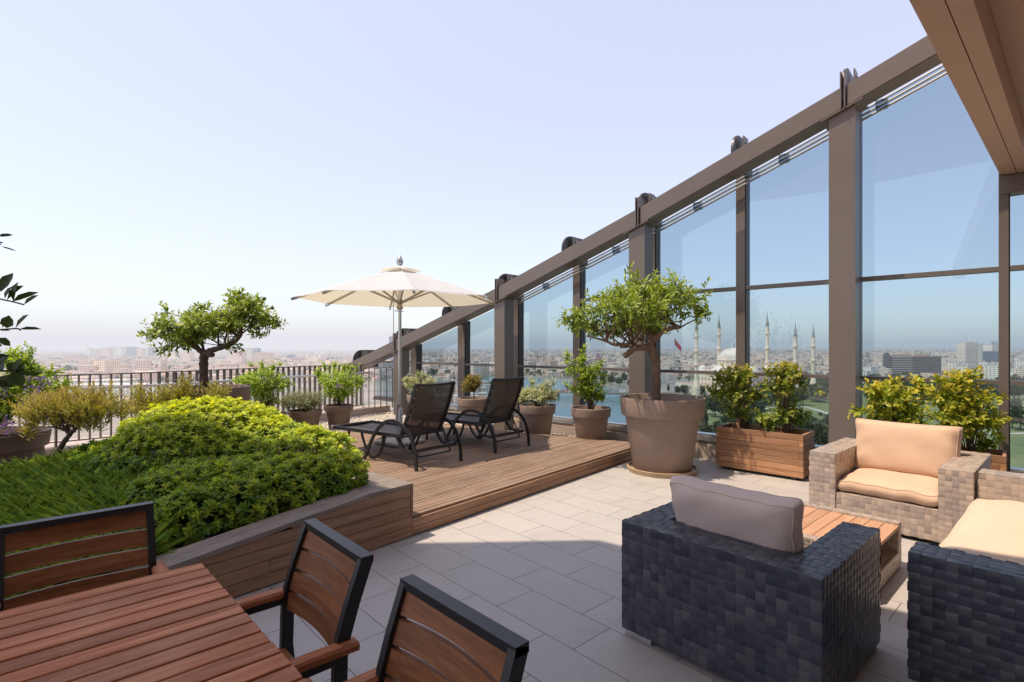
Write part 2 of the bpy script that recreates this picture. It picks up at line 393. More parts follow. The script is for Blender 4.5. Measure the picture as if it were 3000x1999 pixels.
for (x0, y0), (x1, y1) in zip(RL[:-1], RL[1:]):
    d = Vector((x1 - x0, y1 - y0, 0)); n = Vector((-d.y, d.x, 0)).normalized()
    p = [(x0, y0), (x1, y1), (x1 + n.x * .34, y1 + n.y * .34), (x0 + n.x * .34, y0 + n.y * .34)]
    kb.prism([(q[0] - n.x * .12, q[1] - n.y * .12) for q in p], 0.0, 0.205)
tag(kb.build('kerb', M_CURB), kind='structure')

# ================================================================ wooden deck
t = thing('wooden_deck', 'low brown slatted wooden deck under the two loungers and parasol', 'deck', (deckO.x, deckO.y, 0))
rt = t
RB = [(4.24, 0.0), (3.84, 1.82), (3.70, 3.75), (3.64, 4.25)]
def rbound(v):
    for (u0, v0), (u1, v1) in zip(RB[:-1], RB[1:]):
        if v <= v1: return u0 + (u1 - u0) * (v - v0) / (v1 - v0)
    return RB[-1][0]
MD = Matrix.Rotation(DA, 4, 'Z')
db = MB(); v = 0.002; pw = 0.058
while v < 4.2:
    v1 = v + pw - 0.006
    cuts = [0.012] + sorted(random.sample([0.9, 1.5, 2.1, 2.7, 3.2], 1)) + [0]
    cuts[-1] = rbound((v + v1) / 2)
    for a, b_ in zip(cuts[:-1], cuts[1:]):
        db.cbox(a, b_ - 0.003, v, v1, 0.142, 0.165 + random.uniform(-.0012, .0012), 0.003, 0, MD)
    v += pw
db.build('decking', M_DECK, t)
rb = MB()
for z0, z1, js in ((0.012, 0.072, (0.0, 1.52, 2.85, 4.2)), (0.075, 0.140, (0.0, 1.57, 2.62, 4.2))):
    for a, b_ in zip(js[:-1], js[1:]): rb.cbox(a + .002, b_ - .001, -0.02, -0.001, z0, z1, 0.003, 0, MD)
rb.box(0.0, 4.22, 0.0, 0.03, 0.01, 0.138, 0, MD)
rb.build('riser', M_PLANTER, t)
jb = MB(); jb.prism([(0.03, 0.06), (4.1, 0.06), (3.72, 1.82), (3.55, 4.1), (0.03, 4.1)], 0.0, 0.138, 0, MD); jb.build('joists', M_RUBBER, t)

# ================================================================ raised planter
t = thing('raised_planter', 'long wooden raised planter with sloping weathered cap holding hedge and grass', 'planter', (deckO.x, deckO.y, 0))
def zt(u): return 0.437 if u > -0.4 else 0.437 + 0.0955 * (u + 0.4)
def clip_board(u0, u1, z0, z1):
    us = [u0 + (u1 - u0) * i / 12 for i in range(13)]
    if u0 < -0.4 < u1: us = sorted(us + [-0.4])
    top = [(u, min(z1, zt(u) - 0.03)) for u in us]; top = [(u, z) for u, z in top if z > z0 + 0.004]
    return top
pb = MB(); k = 0; z0 = 0.010
while z0 < 0.42:
    z1 = z0 + 0.0765
    js = {0: (-4.0, -2.15, -0.62, 0), 1: (-4.0, -2.6, -1.15, 0), 2: (-4.0, -1.62, 0), 3: (-4.0, -2.3, -.9, 0), 4: (-4.0, 0), 5: (-4., 0)}[k]
    for a, b_ in zip(js[:-1], js[1:]):
        tp = clip_board(a + .002, b_ - .002, z0, z1)
        if len(tp) < 2: continue
        n = len(tp)
        vs = [MD @ Vector((u, y, z)) for y in (-0.021, 0.0) for u, z in [(tp[0][0], z0)] + tp + [(tp[-1][0], z0)]]
        kN = n + 2
        fs = [tuple(range(kN))[::-1], tuple(range(kN, 2 * kN))] + [(i, (i + 1) % kN, kN + (i + 1) % kN, kN + i) for i in range(kN)]
        pb.add(vs, fs)
    z0 = z1 + 0.0045; k += 1
for v0 in (0.02, 0.27):   # boards of the end panel beside the deck
    pass
for kk in range(3): pb.box(-0.022, 0.0, 0.004, 3.7, 0.170 + kk * 0.081, 0.170 + kk * 0.081 + 0.078, 0, MD)
pb.box(-0.012, 0.012, -0.026, 0.003, 0.168, 0.405, 0, MD)
pb.build('side_boards', M_PLANTER, t)
cb = MB()
for v0, v1 in ((-0.028, 0.082), (0.086, 0.196)):
    us = [-4.0, -3.0, -2.0, -1.2, -0.42]
    for a, b_ in zip((-4.0, -1.95), (-1.953, -0.403)):
        za, zb = zt(a), zt(b_)
        cb.prism([(a, v0), (b_, v0), (b_, v1), (a, v1)], [za - .03, zb - .03, zb - .03, za - .03], [za, zb, zb, za], 0, MD)
for a, b_ in ((-0.40, -0.272), (-0.269, -0.138), (-0.135, 0.012)):
    cb.cbox(a, b_, -0.028, 0.53, 0.407, 0.4372, 0.003, 0, MD)
cb.box(-0.135, 0.012, 0.533, 3.7, 0.407, 0.437, 0, MD)
cb.box(-4.0, 0.012, 3.70, 3.82, 0.20, 0.345, 0, MD)
cb.build('cap', M_CAP, t)
sb = MB(); sb.prism([(-4.0, 0.03), (-0.4, 0.03), (-0.05, 0.03), (-0.05, 3.69), (-0.4, 3.69), (-4.0, 3.69)], 0.02, [0.05, 0.36, 0.38, 0.38, 0.30, 0.22], 0, MD)
sb.build('soil', M_SOIL, t)

# ================================================================ the building behind the camera: canopy over the seats and the unseen storey above, its slab shaped to shade the floor
t = thing('roof_canopy', 'tan soffit of the building canopy overhead beside the glass wall', 'canopy', (2.0, 0, 3.25))
def rel(mbx, name, m, par=t, off=(2.0, 0, 3.25)):
    for i, p in enumerate(mbx.v): mbx.v[i] = (p[0] - off[0], p[1] - off[1], p[2] - off[2])
    return mbx.build(name, m, par)
a = MB()
a.box(-3, 7.25, 0.482, 0.565, 3.252, 3.60); a.box(-3, 7.25, 0.385, 0.476, 3.252, 3.60); a.box(-3, 7.25, 0.470, 0.488, 3.27, 3.59)
a.box(-3, 7.26, 0.566, 0.60, 3.258, 3.62)
rel(a, 'fascia_beam', M_SOFFIT)
a = MB(); a.box(-3, 7.24, -0.02, 0.384, 3.50, 3.585); rel(a, 'ceiling_strip', M_SOFFIT)
a = MB()
for i in range(7): a.box(-3, 7.24, -0.44 - i * .42, -0.025 - i * .42, 3.40, 3.58)
rel(a, 'ceiling_panels', M_SOFFIT)
t2 = thing('unseen_upper_storey', 'unseen upper part of the tower, its slab shaped to shade the floor', 'building', (0, -3, 0))
a = MB(); zo = 6.5
def sh(x, y): return (x + (SUN.x / SUN.z) * zo, y + (SUN.y / SUN.z) * zo)
shade_outline = [sh(3.22, 2.69), sh(2.12, 3.6), sh(1.95, 4.41), sh(1.57, 5.25), sh(0.15, 6.85), sh(-1.6, 8.0), sh(-2.2, 6.3), (-5.0, 3.0), (-4.0, -3.0), (2.3, -3.0), sh(3.66, 0.70)]  # outline traced back along the sun from the wanted floor shadow
a.prism(shade_outline[::-1], zo, zo + 0.25); rel(a, 'shadow_roof_slab', M_SOFFIT, t2, (0, -3, 0))
a = MB(); a.box(-9, 7.3, -3.6, -3.1, 0.0, 6.48); rel(a, 'rear_facade', M_GREYWALL, t2, (0, -3, 0))
# ================================================================ glass wall with sloping beam
gw = thing('glass_wall', 'tall bronze framed glass wind wall with sloping top beam and columns', 'glass wall')
def wbox(mbx, n0, n1, s0, s1, z0, z1, ch=0.0, mi=0):
    M = Matrix(((WN.x, WS.x, 0, 0), (WN.y, WS.y, 0, 0), (0, 0, 1, 0), (0, 0, 0, 1)))
    mbx.box(n0, n1, s0, s1, z0, z1, mi, M, ch)
def wprism(mbx, n0, n1, poly, mi=0):      # poly in (s,z) extruded along n
    k = len(poly)
    vs = [wall(n0, s, z) for s, z in poly] + [wall(n1, s, z) for s, z in poly]
    mbx.add(vs, [tuple(range(k)), tuple(range(k, 2 * k))[::-1]] + [(i, k + i, k + (i + 1) % k, (i + 1) % k) for i in range(k)], mi)
TOPS = [(11.75, 1.10), (11.62, 1.127), (9.677, 1.672), (6.566, 2.573), (3.72, 3.492), (1.219, 4.377), (-0.6, 5.04)]
def ztop(s):
    for (a, za), (b_, zb) in zip(TOPS[:-1], TOPS[1:]):
        if b_ <= s <= a: return zb + (za - zb) * (s - b_) / (a - b_)
    return TOPS[-1][1]
BH = 0.245
joints = [11.62, 9.60, 6.52, 3.70, 1.22, -0.6]
for a, b_ in zip(joints[:-1], joints[1:]):
    m_ = MB(); g = 0.022; a_, c_ = a - g, b_ + g
    bm_poly = [(a_, ztop(a_) - BH), (c_, ztop(c_) - BH), (c_, ztop(c_)), (a_, ztop(a_))]
    # chamfered long edges
    for n0, n1, dz in ((6.60, 6.612, 0.012), (6.612, 6.868, 0.0), (6.868, 6.88, 0.012)):
        p = [(a_, ztop(a_) - BH + dz), (c_, ztop(c_) - BH + dz), (c_, ztop(c_) - dz), (a_, ztop(a_) - dz)]
        wprism(m_, n0, n1, p)
    m_.build('beam', M_FRAME, gw)
cols = [(9.75, 9.387), (6.589, 6.334), (3.868, 3.633), (1.364, 1.137)]
for s1, s0 in cols:
    c = MB(); smid = (s0 + s1) / 2; sA = smid - 0.125; sB = smid + 0.125
    zc0, zc1 = ztop(sA) - BH - 0.02, ztop(sB) - BH - 0.02
    wprism(c, 6.625, 6.865, [(sA, 0.0), (sA, zc0), (sB, zc1), (sB, 0.0)])
    col = c.build('column', M_FRAME, gw)
    c = MB(); e = 0.07
    wprism(c, 6.585, 6.90, [(sA - e, ztop(sA - e) - BH - 0.018), (sA - e, ztop(sA - e) - BH - 0.001), (sB + e, ztop(sB + e) - BH - 0.001), (sB + e, ztop(sB + e) - BH - 0.018)])
    c.build('cap_plate', M_FRAME, col)
# lifting lugs standing on the beam
def lug(s, joint):
    z0 = ztop(s) - 0.16; zt_ = ztop(s) + 0.265
    c = MB(); pts = [(6.61, z0), (7.30, z0), (7.30, zt_)]
    for k in range(9):
        a = math.pi / 2 * k / 8; pts.append((6.84 - 0.23 * math.sin(a), zt_ - 0.23 + 0.23 * math.cos(a)))
    k = len(pts); th = 0.014
    vs = [wall(n, s - th, z) for n, z in pts] + [wall(n, s + th, z) for n, z in pts]
    c.add(vs, [tuple(range(k)), tuple(range(k, 2 * k))[::-1]] + [(i, (i + 1) % k, k + (i + 1) % k, k + i) for i in range(k)])
    o = c.build('lug_plate', M_FRAMED, gw)
    c = MB(); c.tube([wall(6.80, s - 0.014, zt_ - .14), wall(6.80, s - 0.026, zt_ - .14)], 0.011, 10)
    c.tube([wall(6.88, s - 0.09, zt_ - .09), wall(6.88, s - 0.076, zt_ - .09)], 0.014, 10); c.build('bolt', M_STEEL, o)
    c = MB(); wbox(c, 6.80, 6.96, s - 0.075, s - 0.062, ztop(s) - .06, zt_ - .02); c.build('stiffener', M_FRAME, o)
    if joint:
        c = MB()
        for off in (-0.019, 0.019):
            wprism(c, 6.57, 6.89, [(s + off - .006, ztop(s) - BH + .002), (s + off + .006, ztop(s) - BH + .002), (s + off + .006, ztop(s) + 0.15), (s + off - .006, ztop(s) + 0.15)])
        c.build('splice_plate', M_FRAME, o)
for s, j in ((11.35, 0), (9.62, 1), (8.02, 0), (6.50, 1), (5.06, 0), (3.72, 1), (2.42, 0), (1.235, 1)): lug(s, j)
# glazing
mul = [(9.782, 9.56), (8.167, 7.95), (6.657, 6.48), (5.243, 5.09), (3.857, 3.73), (2.565, 2.437), (1.24, 1.17), (-0.0, -0.085), (-1.45, -1.53)]
edges = []
def gz_top(s): return min(ztop(min(max(s, -0.6), 11.6)) - 0.02, 3.24 if s < -0.02 else 99)
for s1, s0 in mul:
    c = MB(); wprism(c, 7.16, 7.30, [(s0, 0.30), (s1, 0.30), (s1, gz_top(s1) - .08), (s0, gz_top(s0) - .08)]); c.build('mullion', M_FRAMED, gw)
    c = MB(); wprism(c, 7.145, 7.158, [(s0 + .012, 0.30), (s1 - .0, 0.30), (s1 - .0, gz_top(s1) - .09), (s0 + .012, gz_top(s0) - .09)]); c.build('cover_strip', M_FRAME, gw)
bays = [(11.3, 9.782)] + [(a[1], b_[0]) for a, b_ in zip(mul[:-1], mul[1:])]
for i, (sa, sb) in enumerate(bays):
    c = MB(); wbox(c, 7.15, 7.28, sb, sa, 1.165, 1.205); tr = c.build('transom', M_FRAME, gw)
    c = MB(); wbox(c, 7.12, 7.32, sb, sa, 0.246, 0.30); wbox(c, 7.15, 7.29, sb, sa, 0.302, 0.335); c.build('sill', M_ALU if i not in (0,) else M_FRAME, gw)
    two = sa < 4.4
    zs = [0.33, 1.165]; 
    c = MB(); c.add([wall(7.22, sa, 0.33), wall(7.22, sb, 0.33), wall(7.22, sb, 1.168), wall(7.22, sa, 1.168)], [(0, 1, 2, 3)]); c.build('pane', M_GLASS, gw)
    zlow = 1.202
    if sa < 5.2 and i != 1:
        c = MB(); wbox(c, 7.15, 7.28, sb, sa, 2.30, 2.345); c.build('transom', M_FRAME, gw)
        c = MB(); c.add([wall(7.22, sa, zlow), wall(7.22, sb, zlow), wall(7.22, sb, 2.302), wall(7.22, sa, 2.302)], [(0, 1, 2, 3)]); c.build('pane', M_GLASS, gw)
        zlow = 2.343
    za, zb = gz_top(sa) - 0.1, gz_top(sb) - 0.1
    c = MB(); c.add([wall(7.22, sa, zlow), wall(7.22, sb, zlow), wall(7.22, sb, zb), wall(7.22, sa, za)], [(0, 1, 2, 3)])
    if sa > 11: c.v = [wall(7.22, 11.0, 0.33), wall(7.22, sb, 0.33), wall(7.22, sb, zb), wall(7.22, 11.0, 1.1)]
    c.build('pane', M_GLASS, gw)
c = MB(); wbox(c, 7.13, 7.31, -1.53, -0.005, 3.06, 3.24); c.build('header', M_FRAME, gw)
M_TRACK = plain('track_metal', (0.36, 0.38, 0.41), .45, .3, .1, 4)
# clear curtain tracks under the beam
for (sa, sb) in ((6.48, 3.86), (3.73, 1.24), (1.17, -0.1)):
    for k, (dz, r_) in enumerate(((0.19, 0.011), (0.242, 0.014), (0.292, 0.014))):
        c = MB(); n = 7.06
        f = (sa if sa < 6 else sa) 
        c.tube([wall(n, sa, ztop(sa) - dz), wall(n, sb, ztop(sb) - dz)], r_, 6); c.build('curtain_track', M_TRACK, gw)
for s in (5.75, 4.35, 3.05, 1.95, 0.95):
    c = MB(); z = ztop(s) - 0.24; wbox(c, 7.03, 7.10, s - .055, s + .055, z - .05, z + .05); c.build('track_clip', M_CLEAR, gw)

# ================================================================ railing
rl = thing('railing', 'metal balustrade with flat bars darkened as backlit and silver handrail at the roof edge', 'railing')
M_RAIL_BACKLIT = plain('backlit_rail_bronze', (0.085, 0.07, 0.064), .45, .2, .1, 4)  # rail bronze darkened, backlit shade put into its colour
def along(P, step):
    out = []; rest = 0.0
    for (x0, y0), (x1, y1) in zip(P[:-1], P[1:]):
        L = math.hypot(x1 - x0, y1 - y0); s = rest
        while s < L:
            out.append((x0 + (x1 - x0) * s / L, y0 + (y1 - y0) * s / L, math.atan2(y1 - y0, x1 - x0))); s += step
        rest = s - L
    return out
RP = [(p[0], p[1] + 0.03) for p in RL]; RP[-1] = (5.35, 10.75)
c = MB(); c.tube([(x, y, 1.16) for x, y in RP], 0.02, flat=(0.03, 0.007)); c.build('top_rail', M_RAIL_BACKLIT, rl)
c = MB(); c.tube([(x + .03, y - 0.09, 0.975) for x, y in RP], 0.021, 10); c.build('handrail', M_ALU, rl)
c = MB(); c.tube([(x, y, 0.27) for x, y in RP], 0.02, flat=(0.02, 0.007)); c.build('bottom_rail', M_FRAME, rl)
bal = MB(); bal.box(-0.006, 0.006, -0.028, 0.028, 0.276, 1.153)
bme = bal.mesh(); bme.materials.append(M_RAIL_BACKLIT)
pm = MB(); pm.box(-0.011, 0.011, -0.035, 0.035, 0.206, 1.152); pme = pm.mesh(); pme.materials.append(M_RAIL_BACKLIT)
for i, (x, y, a) in enumerate(along(RP, 0.118)):
    if x < -1.2: continue
    post = i % 12 == 3
    o = bpy.data.objects.new('post' if post else 'baluster', pme if post else bme); C.objects.link(o); o.parent = rl
    o.location = (x, y, 0); o.rotation_euler = (0, 0, a + 0.12)
r2 = thing('end_railing', 'short lower balustrade closing the gap between railing and glass wall', 'railing')
a_, b_ = Vector((5.33, 10.78, 0)), Vector((5.86, 10.42, 0))
c = MB(); c.tube([a_ + Vector((0, 0, 1.08)), b_ + Vector((0, 0, 1.08))], .02, flat=(0.03, 0.007)); c.build('top_rail', M_FRAME, r2)
for k in range(6):
    p = a_.lerp(b_, k / 5); o = bpy.data.objects.new('baluster', bme); C.objects.link(o); o.parent = r2
    o.location = (p.x, p.y, -.083 if k else -.08); o.rotation_euler = (0, 0, -0.6 + 0.3); o.scale = (1, 1, 1.0)
# ================================================================ wicker lounge set
def wicker_mat(name, cols, rough=0.36):
    m, nt, b = mat(name); r = islands(nt)
    c = ramp(nt, r, [(i / (len(cols) - 1), cc) for i, cc in enumerate(cols)])
    g = noise(nt, 60, 3, 0.6, coords(nt, (1, 1, 1)))
    c = mixc(nt, 0.3, c, ramp(nt, g, [(0.3, tuple(x * .6 for x in cols[0])), (0.7, cols[-1])]))
    nt.links.new(c, b.inputs['Base Color']); b.inputs['Roughness'].default_value = rough; b.inputs['Specular IOR Level'].default_value = 0.55
    return m
M_WICK_SHADE = wicker_mat('shade_painted_wicker', [(0.026, 0.031, 0.047), (0.072, 0.079, 0.102), (0.036, 0.042, 0.062), (0.145, 0.140, 0.152), (0.030, 0.037, 0.058), (0.102, 0.102, 0.120), (0.050, 0.057, 0.076)], .33)  # darker copy of the same wicker, shade put into its colour
M_WICK_SUN = wicker_mat('sun_painted_wicker', [(0.30, 0.235, 0.195), (0.50, 0.405, 0.33), (0.40, 0.33, 0.285), (0.62, 0.49, 0.375), (0.33, 0.28, 0.26)])  # lighter copy of that wicker, sunlight put into its colour
M_WICKIN = plain('wicker_backing', (0.02, 0.018, 0.018), 0.8)
def fabric_mat(name, col):
    m, nt, b = mat(name)
    n = noise(nt, 5, 4, 0.6, coords(nt)); f = noise(nt, 420, 2, 0.5, coords(nt))
    nt.links.new(ramp(nt, n, [(0.3, tuple(x * .94 for x in col)), (0.7, col)]), b.inputs['Base Color'])
    b.inputs['Roughness'].default_value = 0.78; b.inputs['Specular IOR Level'].default_value = 0.25
    b.inputs['Sheen Weight'].default_value = 0.15
    bump(nt, b, mth(nt, 'ADD', mth(nt, 'MULTIPLY', f, .25), noise(nt, 7, 4, .55, coords(nt), .6)), 0.42, 0.010); return m
M_CUSH = fabric_mat('cushion_fabric', (0.63, 0.435, 0.305))
M_SEAM = fabric_mat('piping_fabric', (0.57, 0.41, 0.30))
M_CUSH_SHADE = fabric_mat('shade_tinted_cushion', (0.64, 0.52, 0.46))  # cushion fabric greyed, the cool tint of shade put into its colour
M_CUSHC = fabric_mat('sofa_cushion_fabric', (0.66, 0.52, 0.385))

def weave(mb, o, U, V, lu, lv, cell=0.045, amp=0.0017, phase=0):
    """basket weave on the rectangle o + a*U + b*V, outward normal U x V"""
    U = Vector(U).normalized(); V = Vector(V).normalized(); n = U.cross(V); o = Vector(o)
    nu = max(1, round(lu / cell)); nv = max(1, round(lv / cell)); cu = lu / nu; cv = lv / nv
    K = (0.0, 0.18, 0.5, 0.82, 1.0)
    for i in range(nu):
        for j in range(nv):
            over = (i + j + phase) % 2; vs = []
            gap = 0.014; jit = random.uniform(-.0007, .0007)
            for b in K:
                for a in K:
                    t = a if over else b                      # along the strip
                    q = b if over else a
                    h = amp * (math.sin(math.pi * t) ** 0.55 if 0 < t < 1 else -0.7) - 0.0008 * (abs(q - .5) * 2) ** 4 + jit
                    lo, sp_ = -0.07, 1.14; aa = lo + sp_ * a if over else gap + a * (1 - 2 * gap); bb = gap + b * (1 - 2 * gap) if over else lo + sp_ * b
                    if 0 < t < 1: pass
                    vs.append(o + U * (cu * (i + aa)) + V * (cv * (j + bb)) + n * h)
            fs = [(r * 5 + c, r * 5 + c + 1, (r + 1) * 5 + c + 1, (r + 1) * 5 + c) for r in range(4) for c in range(4)]
            mb.add(vs, fs, 0, True)
def cushion(mb, W, D, T, seg=20, puff=1.0, sag=0.0, ear=0.05):
    """boxed cushion centred at origin in local axes: W along y, D along x, T along z"""
    def P(u, v, s):
        k = ((1 - abs(u) ** 4) * (1 - abs(v) ** 4)) ** 0.5
        t = T / 2 * (0.50 + 0.52 * puff * k) - (sag * (1 - u * u) * (1 - v * v) if s > 0 else 0)
        e = 1 - ear * (1 - abs(u) ** 2.0) * abs(v) ** 3; e2 = 1 - ear * (1 - abs(v) ** 2.0) * abs(u) ** 3
        wr = 0.006 * math.sin(9 * u + 4 * v * v) * abs(v) ** 3 + 0.0055 * math.sin(11 * v + 3 * u) * abs(u) ** 3 + .003 * math.sin(5 * u + 6 * v)
        rr = max(0, abs(u) ** 14 + abs(v) ** 14 - 1) * 0.03
        return (D / 2 * u * e2 * (1 - rr), W / 2 * v * e * (1 - rr), s * t + wr)
    g = [-1 + 2 * i / seg for i in range(seg + 1)]
    g = [math.copysign(abs(x) ** 0.8, x) for x in g]
    for s in (1, -1):
        vs = [P(u, v, s) for u in g for v in g]; n = seg + 1
        fs = [(i * n + j, (i + 1) * n + j, (i + 1) * n + j + 1, i * n + j + 1) if s > 0 else (i * n + j, i * n + j + 1, (i + 1) * n + j + 1, (i + 1) * n + j) for i in range(seg) for j in range(seg)]
        mb.add(vs, fs, 0, True)
    rim = [(-1, v) for v in g] + [(u, 1) for u in g[1:]] + [(1, v) for v in g[::-1][1:]] + [(u, -1) for u in g[::-1][1:-1]]
    n = len(rim); lv = [0.0, 0.25, 0.5, 0.75, 1.0]; vs = []
    for q in lv:
        for u, v in rim:
            a = P(u, v, 1); b = P(u, v, -1); f = 1 + 0.10 * T / max(W, D) * math.sin(math.pi * q) * 2
            vs.append((a[0] * f, a[1] * f, b[2] + (a[2] - b[2]) * q))
    mb.add(vs, [(r * n + i, r * n + (i + 1) % n, (r + 1) * n + (i + 1) % n, (r + 1) * n + i) for r in range(4) for i in range(n)][::1], 0, True)
    return [[P(u, v, s) for u, v in rim] for s in (1, -1)]
def make_cushion(name, parent, W, D, T, loc, rot, m, **kw):
    c = MB(); rims = cushion(c, W, D, T, **kw); o = c.build(name, m, parent)
    me = o.data; bm = bmesh.new(); bm.from_mesh(me); bmesh.ops.recalc_face_normals(bm, faces=bm.faces); bm.to_mesh(me); bm.free()
    o.location = loc; o.rotation_euler = rot
    p = MB()
    for r in rims: p.tube(r + [r[0]], 0.0035, 5, cap=False)
    p.build('piping', M_SEAM if m is M_CUSH else M_CUSHC, o); return o
def lounge_seat(name, label, cat, loc, rz, W, D, Hh, arm, back, seatz, cell=0.045, foot_len=0.16, m=None, shade_arm=False):
    m = m or M_WICK_SUN
    """front faces local +x; origin at floor below the back's outer face centre"""
    t = thing(name, label, cat, loc, rz)
    y0, y1 = -W / 2, W / 2; zb = 0.035; c = MB(); k = MB(); cd = MB() if shade_arm else c
    weave(c, (0, y1, zb), (0, -1, 0), (0, 0, 1), W, Hh - zb, cell)                       # outer back (normal -x)
    weave(c, (0, y0, zb), (1, 0, 0), (0, 0, 1), D, Hh - zb, cell, phase=1)                # right side
    weave(cd, (D, y1, zb), (-1, 0, 0), (0, 0, 1), D, Hh - zb, cell)                       # left side
    c0 = c
    for a, b_ in ((y0, y0 + arm), (y1 - arm, y1)):
        c = cd if shade_arm and a > 0 else c0
        weave(c, (D, a, zb), (0, 1, 0), (0, 0, 1), arm, Hh - zb, cell)                    # arm fronts
        weave(c, (back, a, Hh), (1, 0, 0), (0, 1, 0), D - back, arm, cell)                # arm tops
    c = c0
    weave(c, (0, y0, Hh), (1, 0, 0), (0, 1, 0), back, W, cell, phase=1)
    weave(c, (back, y0 + arm, seatz), (0, 1, 0), (0, 0, 1), W - 2 * arm, Hh - seatz, cell)
    weave(c, (D, y0 + arm, seatz), (-1, 0, 0), (0, 0, 1), D - back, Hh - seatz, cell)
    weave(cd, (back, y1 - arm, seatz), (1, 0, 0), (0, 0, 1), D - back, Hh - seatz, cell)
    weave(c, (D - .012, y0 + arm, zb), (0, 1, 0), (0, 0, 1), W - 2 * arm, seatz - zb, cell, phase=1)
    weave(c, (D - .14, y0 + arm, seatz), (1, 0, 0), (0, 1, 0), .128, W - 2 * arm, cell)
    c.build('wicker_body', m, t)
    if shade_arm: tag(cd.build('armrest', M_WICK_SHADE, t), 'armrest with shade in its wicker colour')
    e = 0.0035
    k.box(e, back - e, y0 + e, y1 - e, zb, Hh - e); k.box(back, D - e, y0 + e, y0 + arm - e, zb, Hh - e); k.box(back, D - e, y1 - arm + e, y1 - e, zb, Hh - e)
    k.box(back, D - .012 - e, y0 + arm, y1 - arm, zb, seatz - e); k.build('inner_shell', M_WICKIN, t)
    for x in (0.012, D - 0.052):
        for y, s in ((y0 + 0.012, 1), (y1 - 0.012, -1)):
            f = MB(); ya, yb = sorted((y, y + s * foot_len)); f.cbox(x, x + .04, ya, yb, 0.0, zb - .001, .003); f.build('foot', M_ALU, t)
    return t
fa = lounge_seat('armchair', 'wicker armchair seen from behind with shade painted into its weave', 'armchair', (2.33, 1.204, 0), 0, 0.97, 0.865, 0.607, 0.165, 0.20, 0.27, m=M_WICK_SHADE)
make_cushion('back_cushion', fa, 0.64, 0.42, 0.21, (0.30, 0.01, 0.615), (0, rad(-101), rad(-1.5)), M_CUSH_SHADE, puff=1.0)
make_cushion('seat_cushion', fa, 0.63, 0.62, 0.13, (0.53, 0, 0.335), (0, 0, 0), M_CUSH)
ra = lounge_seat('armchair', 'wide sunlit wicker armchair with peach cushions facing the coffee table', 'armchair', (6.17, 1.134, 0), math.pi, 1.115, 1.03, 0.607, 0.205, 0.22, 0.275)
make_cushion('back_cushion', ra, 0.76, 0.46, 0.22, (0.355, 0.015, 0.62), (0, rad(-102), rad(1.5)), M_CUSH, puff=1.05)
make_cushion('seat_cushion', ra, 0.70, 0.76, 0.155, (0.61, 0, 0.345), (0, rad(1), 0), M_CUSH, puff=1.0)
sf = lounge_seat('sofa', 'long wicker sofa with cream seat cushion at the right edge', 'sofa', (4.155, -0.46, 0), math.pi / 2, 2.44, 1.015, 0.607, 0.19, 0.22, 0.275, shade_arm=True)
make_cushion('seat_cushion', sf, 2.04, 0.80, 0.20, (0.625, 0, 0.375), (0, 0, 0), M_CUSHC, puff=1.1, seg=22, ear=0.012)
make_cushion('back_cushion', sf, 2.0, 0.44, 0.2, (0.33, 0.0, 0.68), (0, rad(-102), 0), M_CUSHC)

ct = thing('coffee_table', 'low wicker coffee table with light wooden slat top between the armchairs', 'coffee table', (4.065, 1.22, 0))
c = MB(); X0, X1, Y0, Y1 = -0.42, 0.415, -0.335, 0.335; cl = 0.024
for xa, xb in ((X1 - .075, X1), (X0, X0 + .075)):
    weave(c, (xb, Y0, .015), (0, 1, 0), (0, 0, 1), Y1 - Y0, .305, cl, .0016); weave(c, (xa, Y1, .015), (0, -1, 0), (0, 0, 1), Y1 - Y0, .305, cl, .0016)
    weave(c, (xa, Y0, .015), (1, 0, 0), (0, 0, 1), .075, .305, cl, .0016); weave(c, (xb, Y1, .015), (-1, 0, 0), (0, 0, 1), .075, .305, cl, .0016)
    weave(c, (xa, Y0, .32), (1, 0, 0), (0, 1, 0), .075, Y1 - Y0, cl, .0016)
weave(c, (X0 + .075, Y0, .015), (1, 0, 0), (0, 0, 1), X1 - X0 - .15, .105, cl, .0016); weave(c, (X1 - .075, Y1, .015), (-1, 0, 0), (0, 0, 1), X1 - X0 - .15, .105, cl, .0016)
weave(c, (X0 + .075, Y0, .12), (1, 0, 0), (0, 1, 0), X1 - X0 - .15, Y1 - Y0, cl, .0016)
c.build('wicker_frame', M_WICK_SUN, ct)
c = MB(); c.box(X1 - .072, X1 - .003, Y0 + .003, Y1 - .003, .012, .317); c.box(X0 + .003, X0 + .072, Y0 + .003, Y1 - .003, .012, .317); c.box(X0 + .07, X1 - .07, Y0 + .003, Y1 - .003, .012, .117); c.build('inner_shell', M_WICKIN, ct)
c = MB(); nS = 8; wS = (Y1 - Y0 + .01) / nS
for i in range(nS): c.cbox(X0 + .078, X1 - .078, Y0 - .005 + wS * i + .002, Y0 - .005 + wS * (i + 1) - .002, .285, .308, .002)
c.build('slat_top', M_COFFEE, ct)

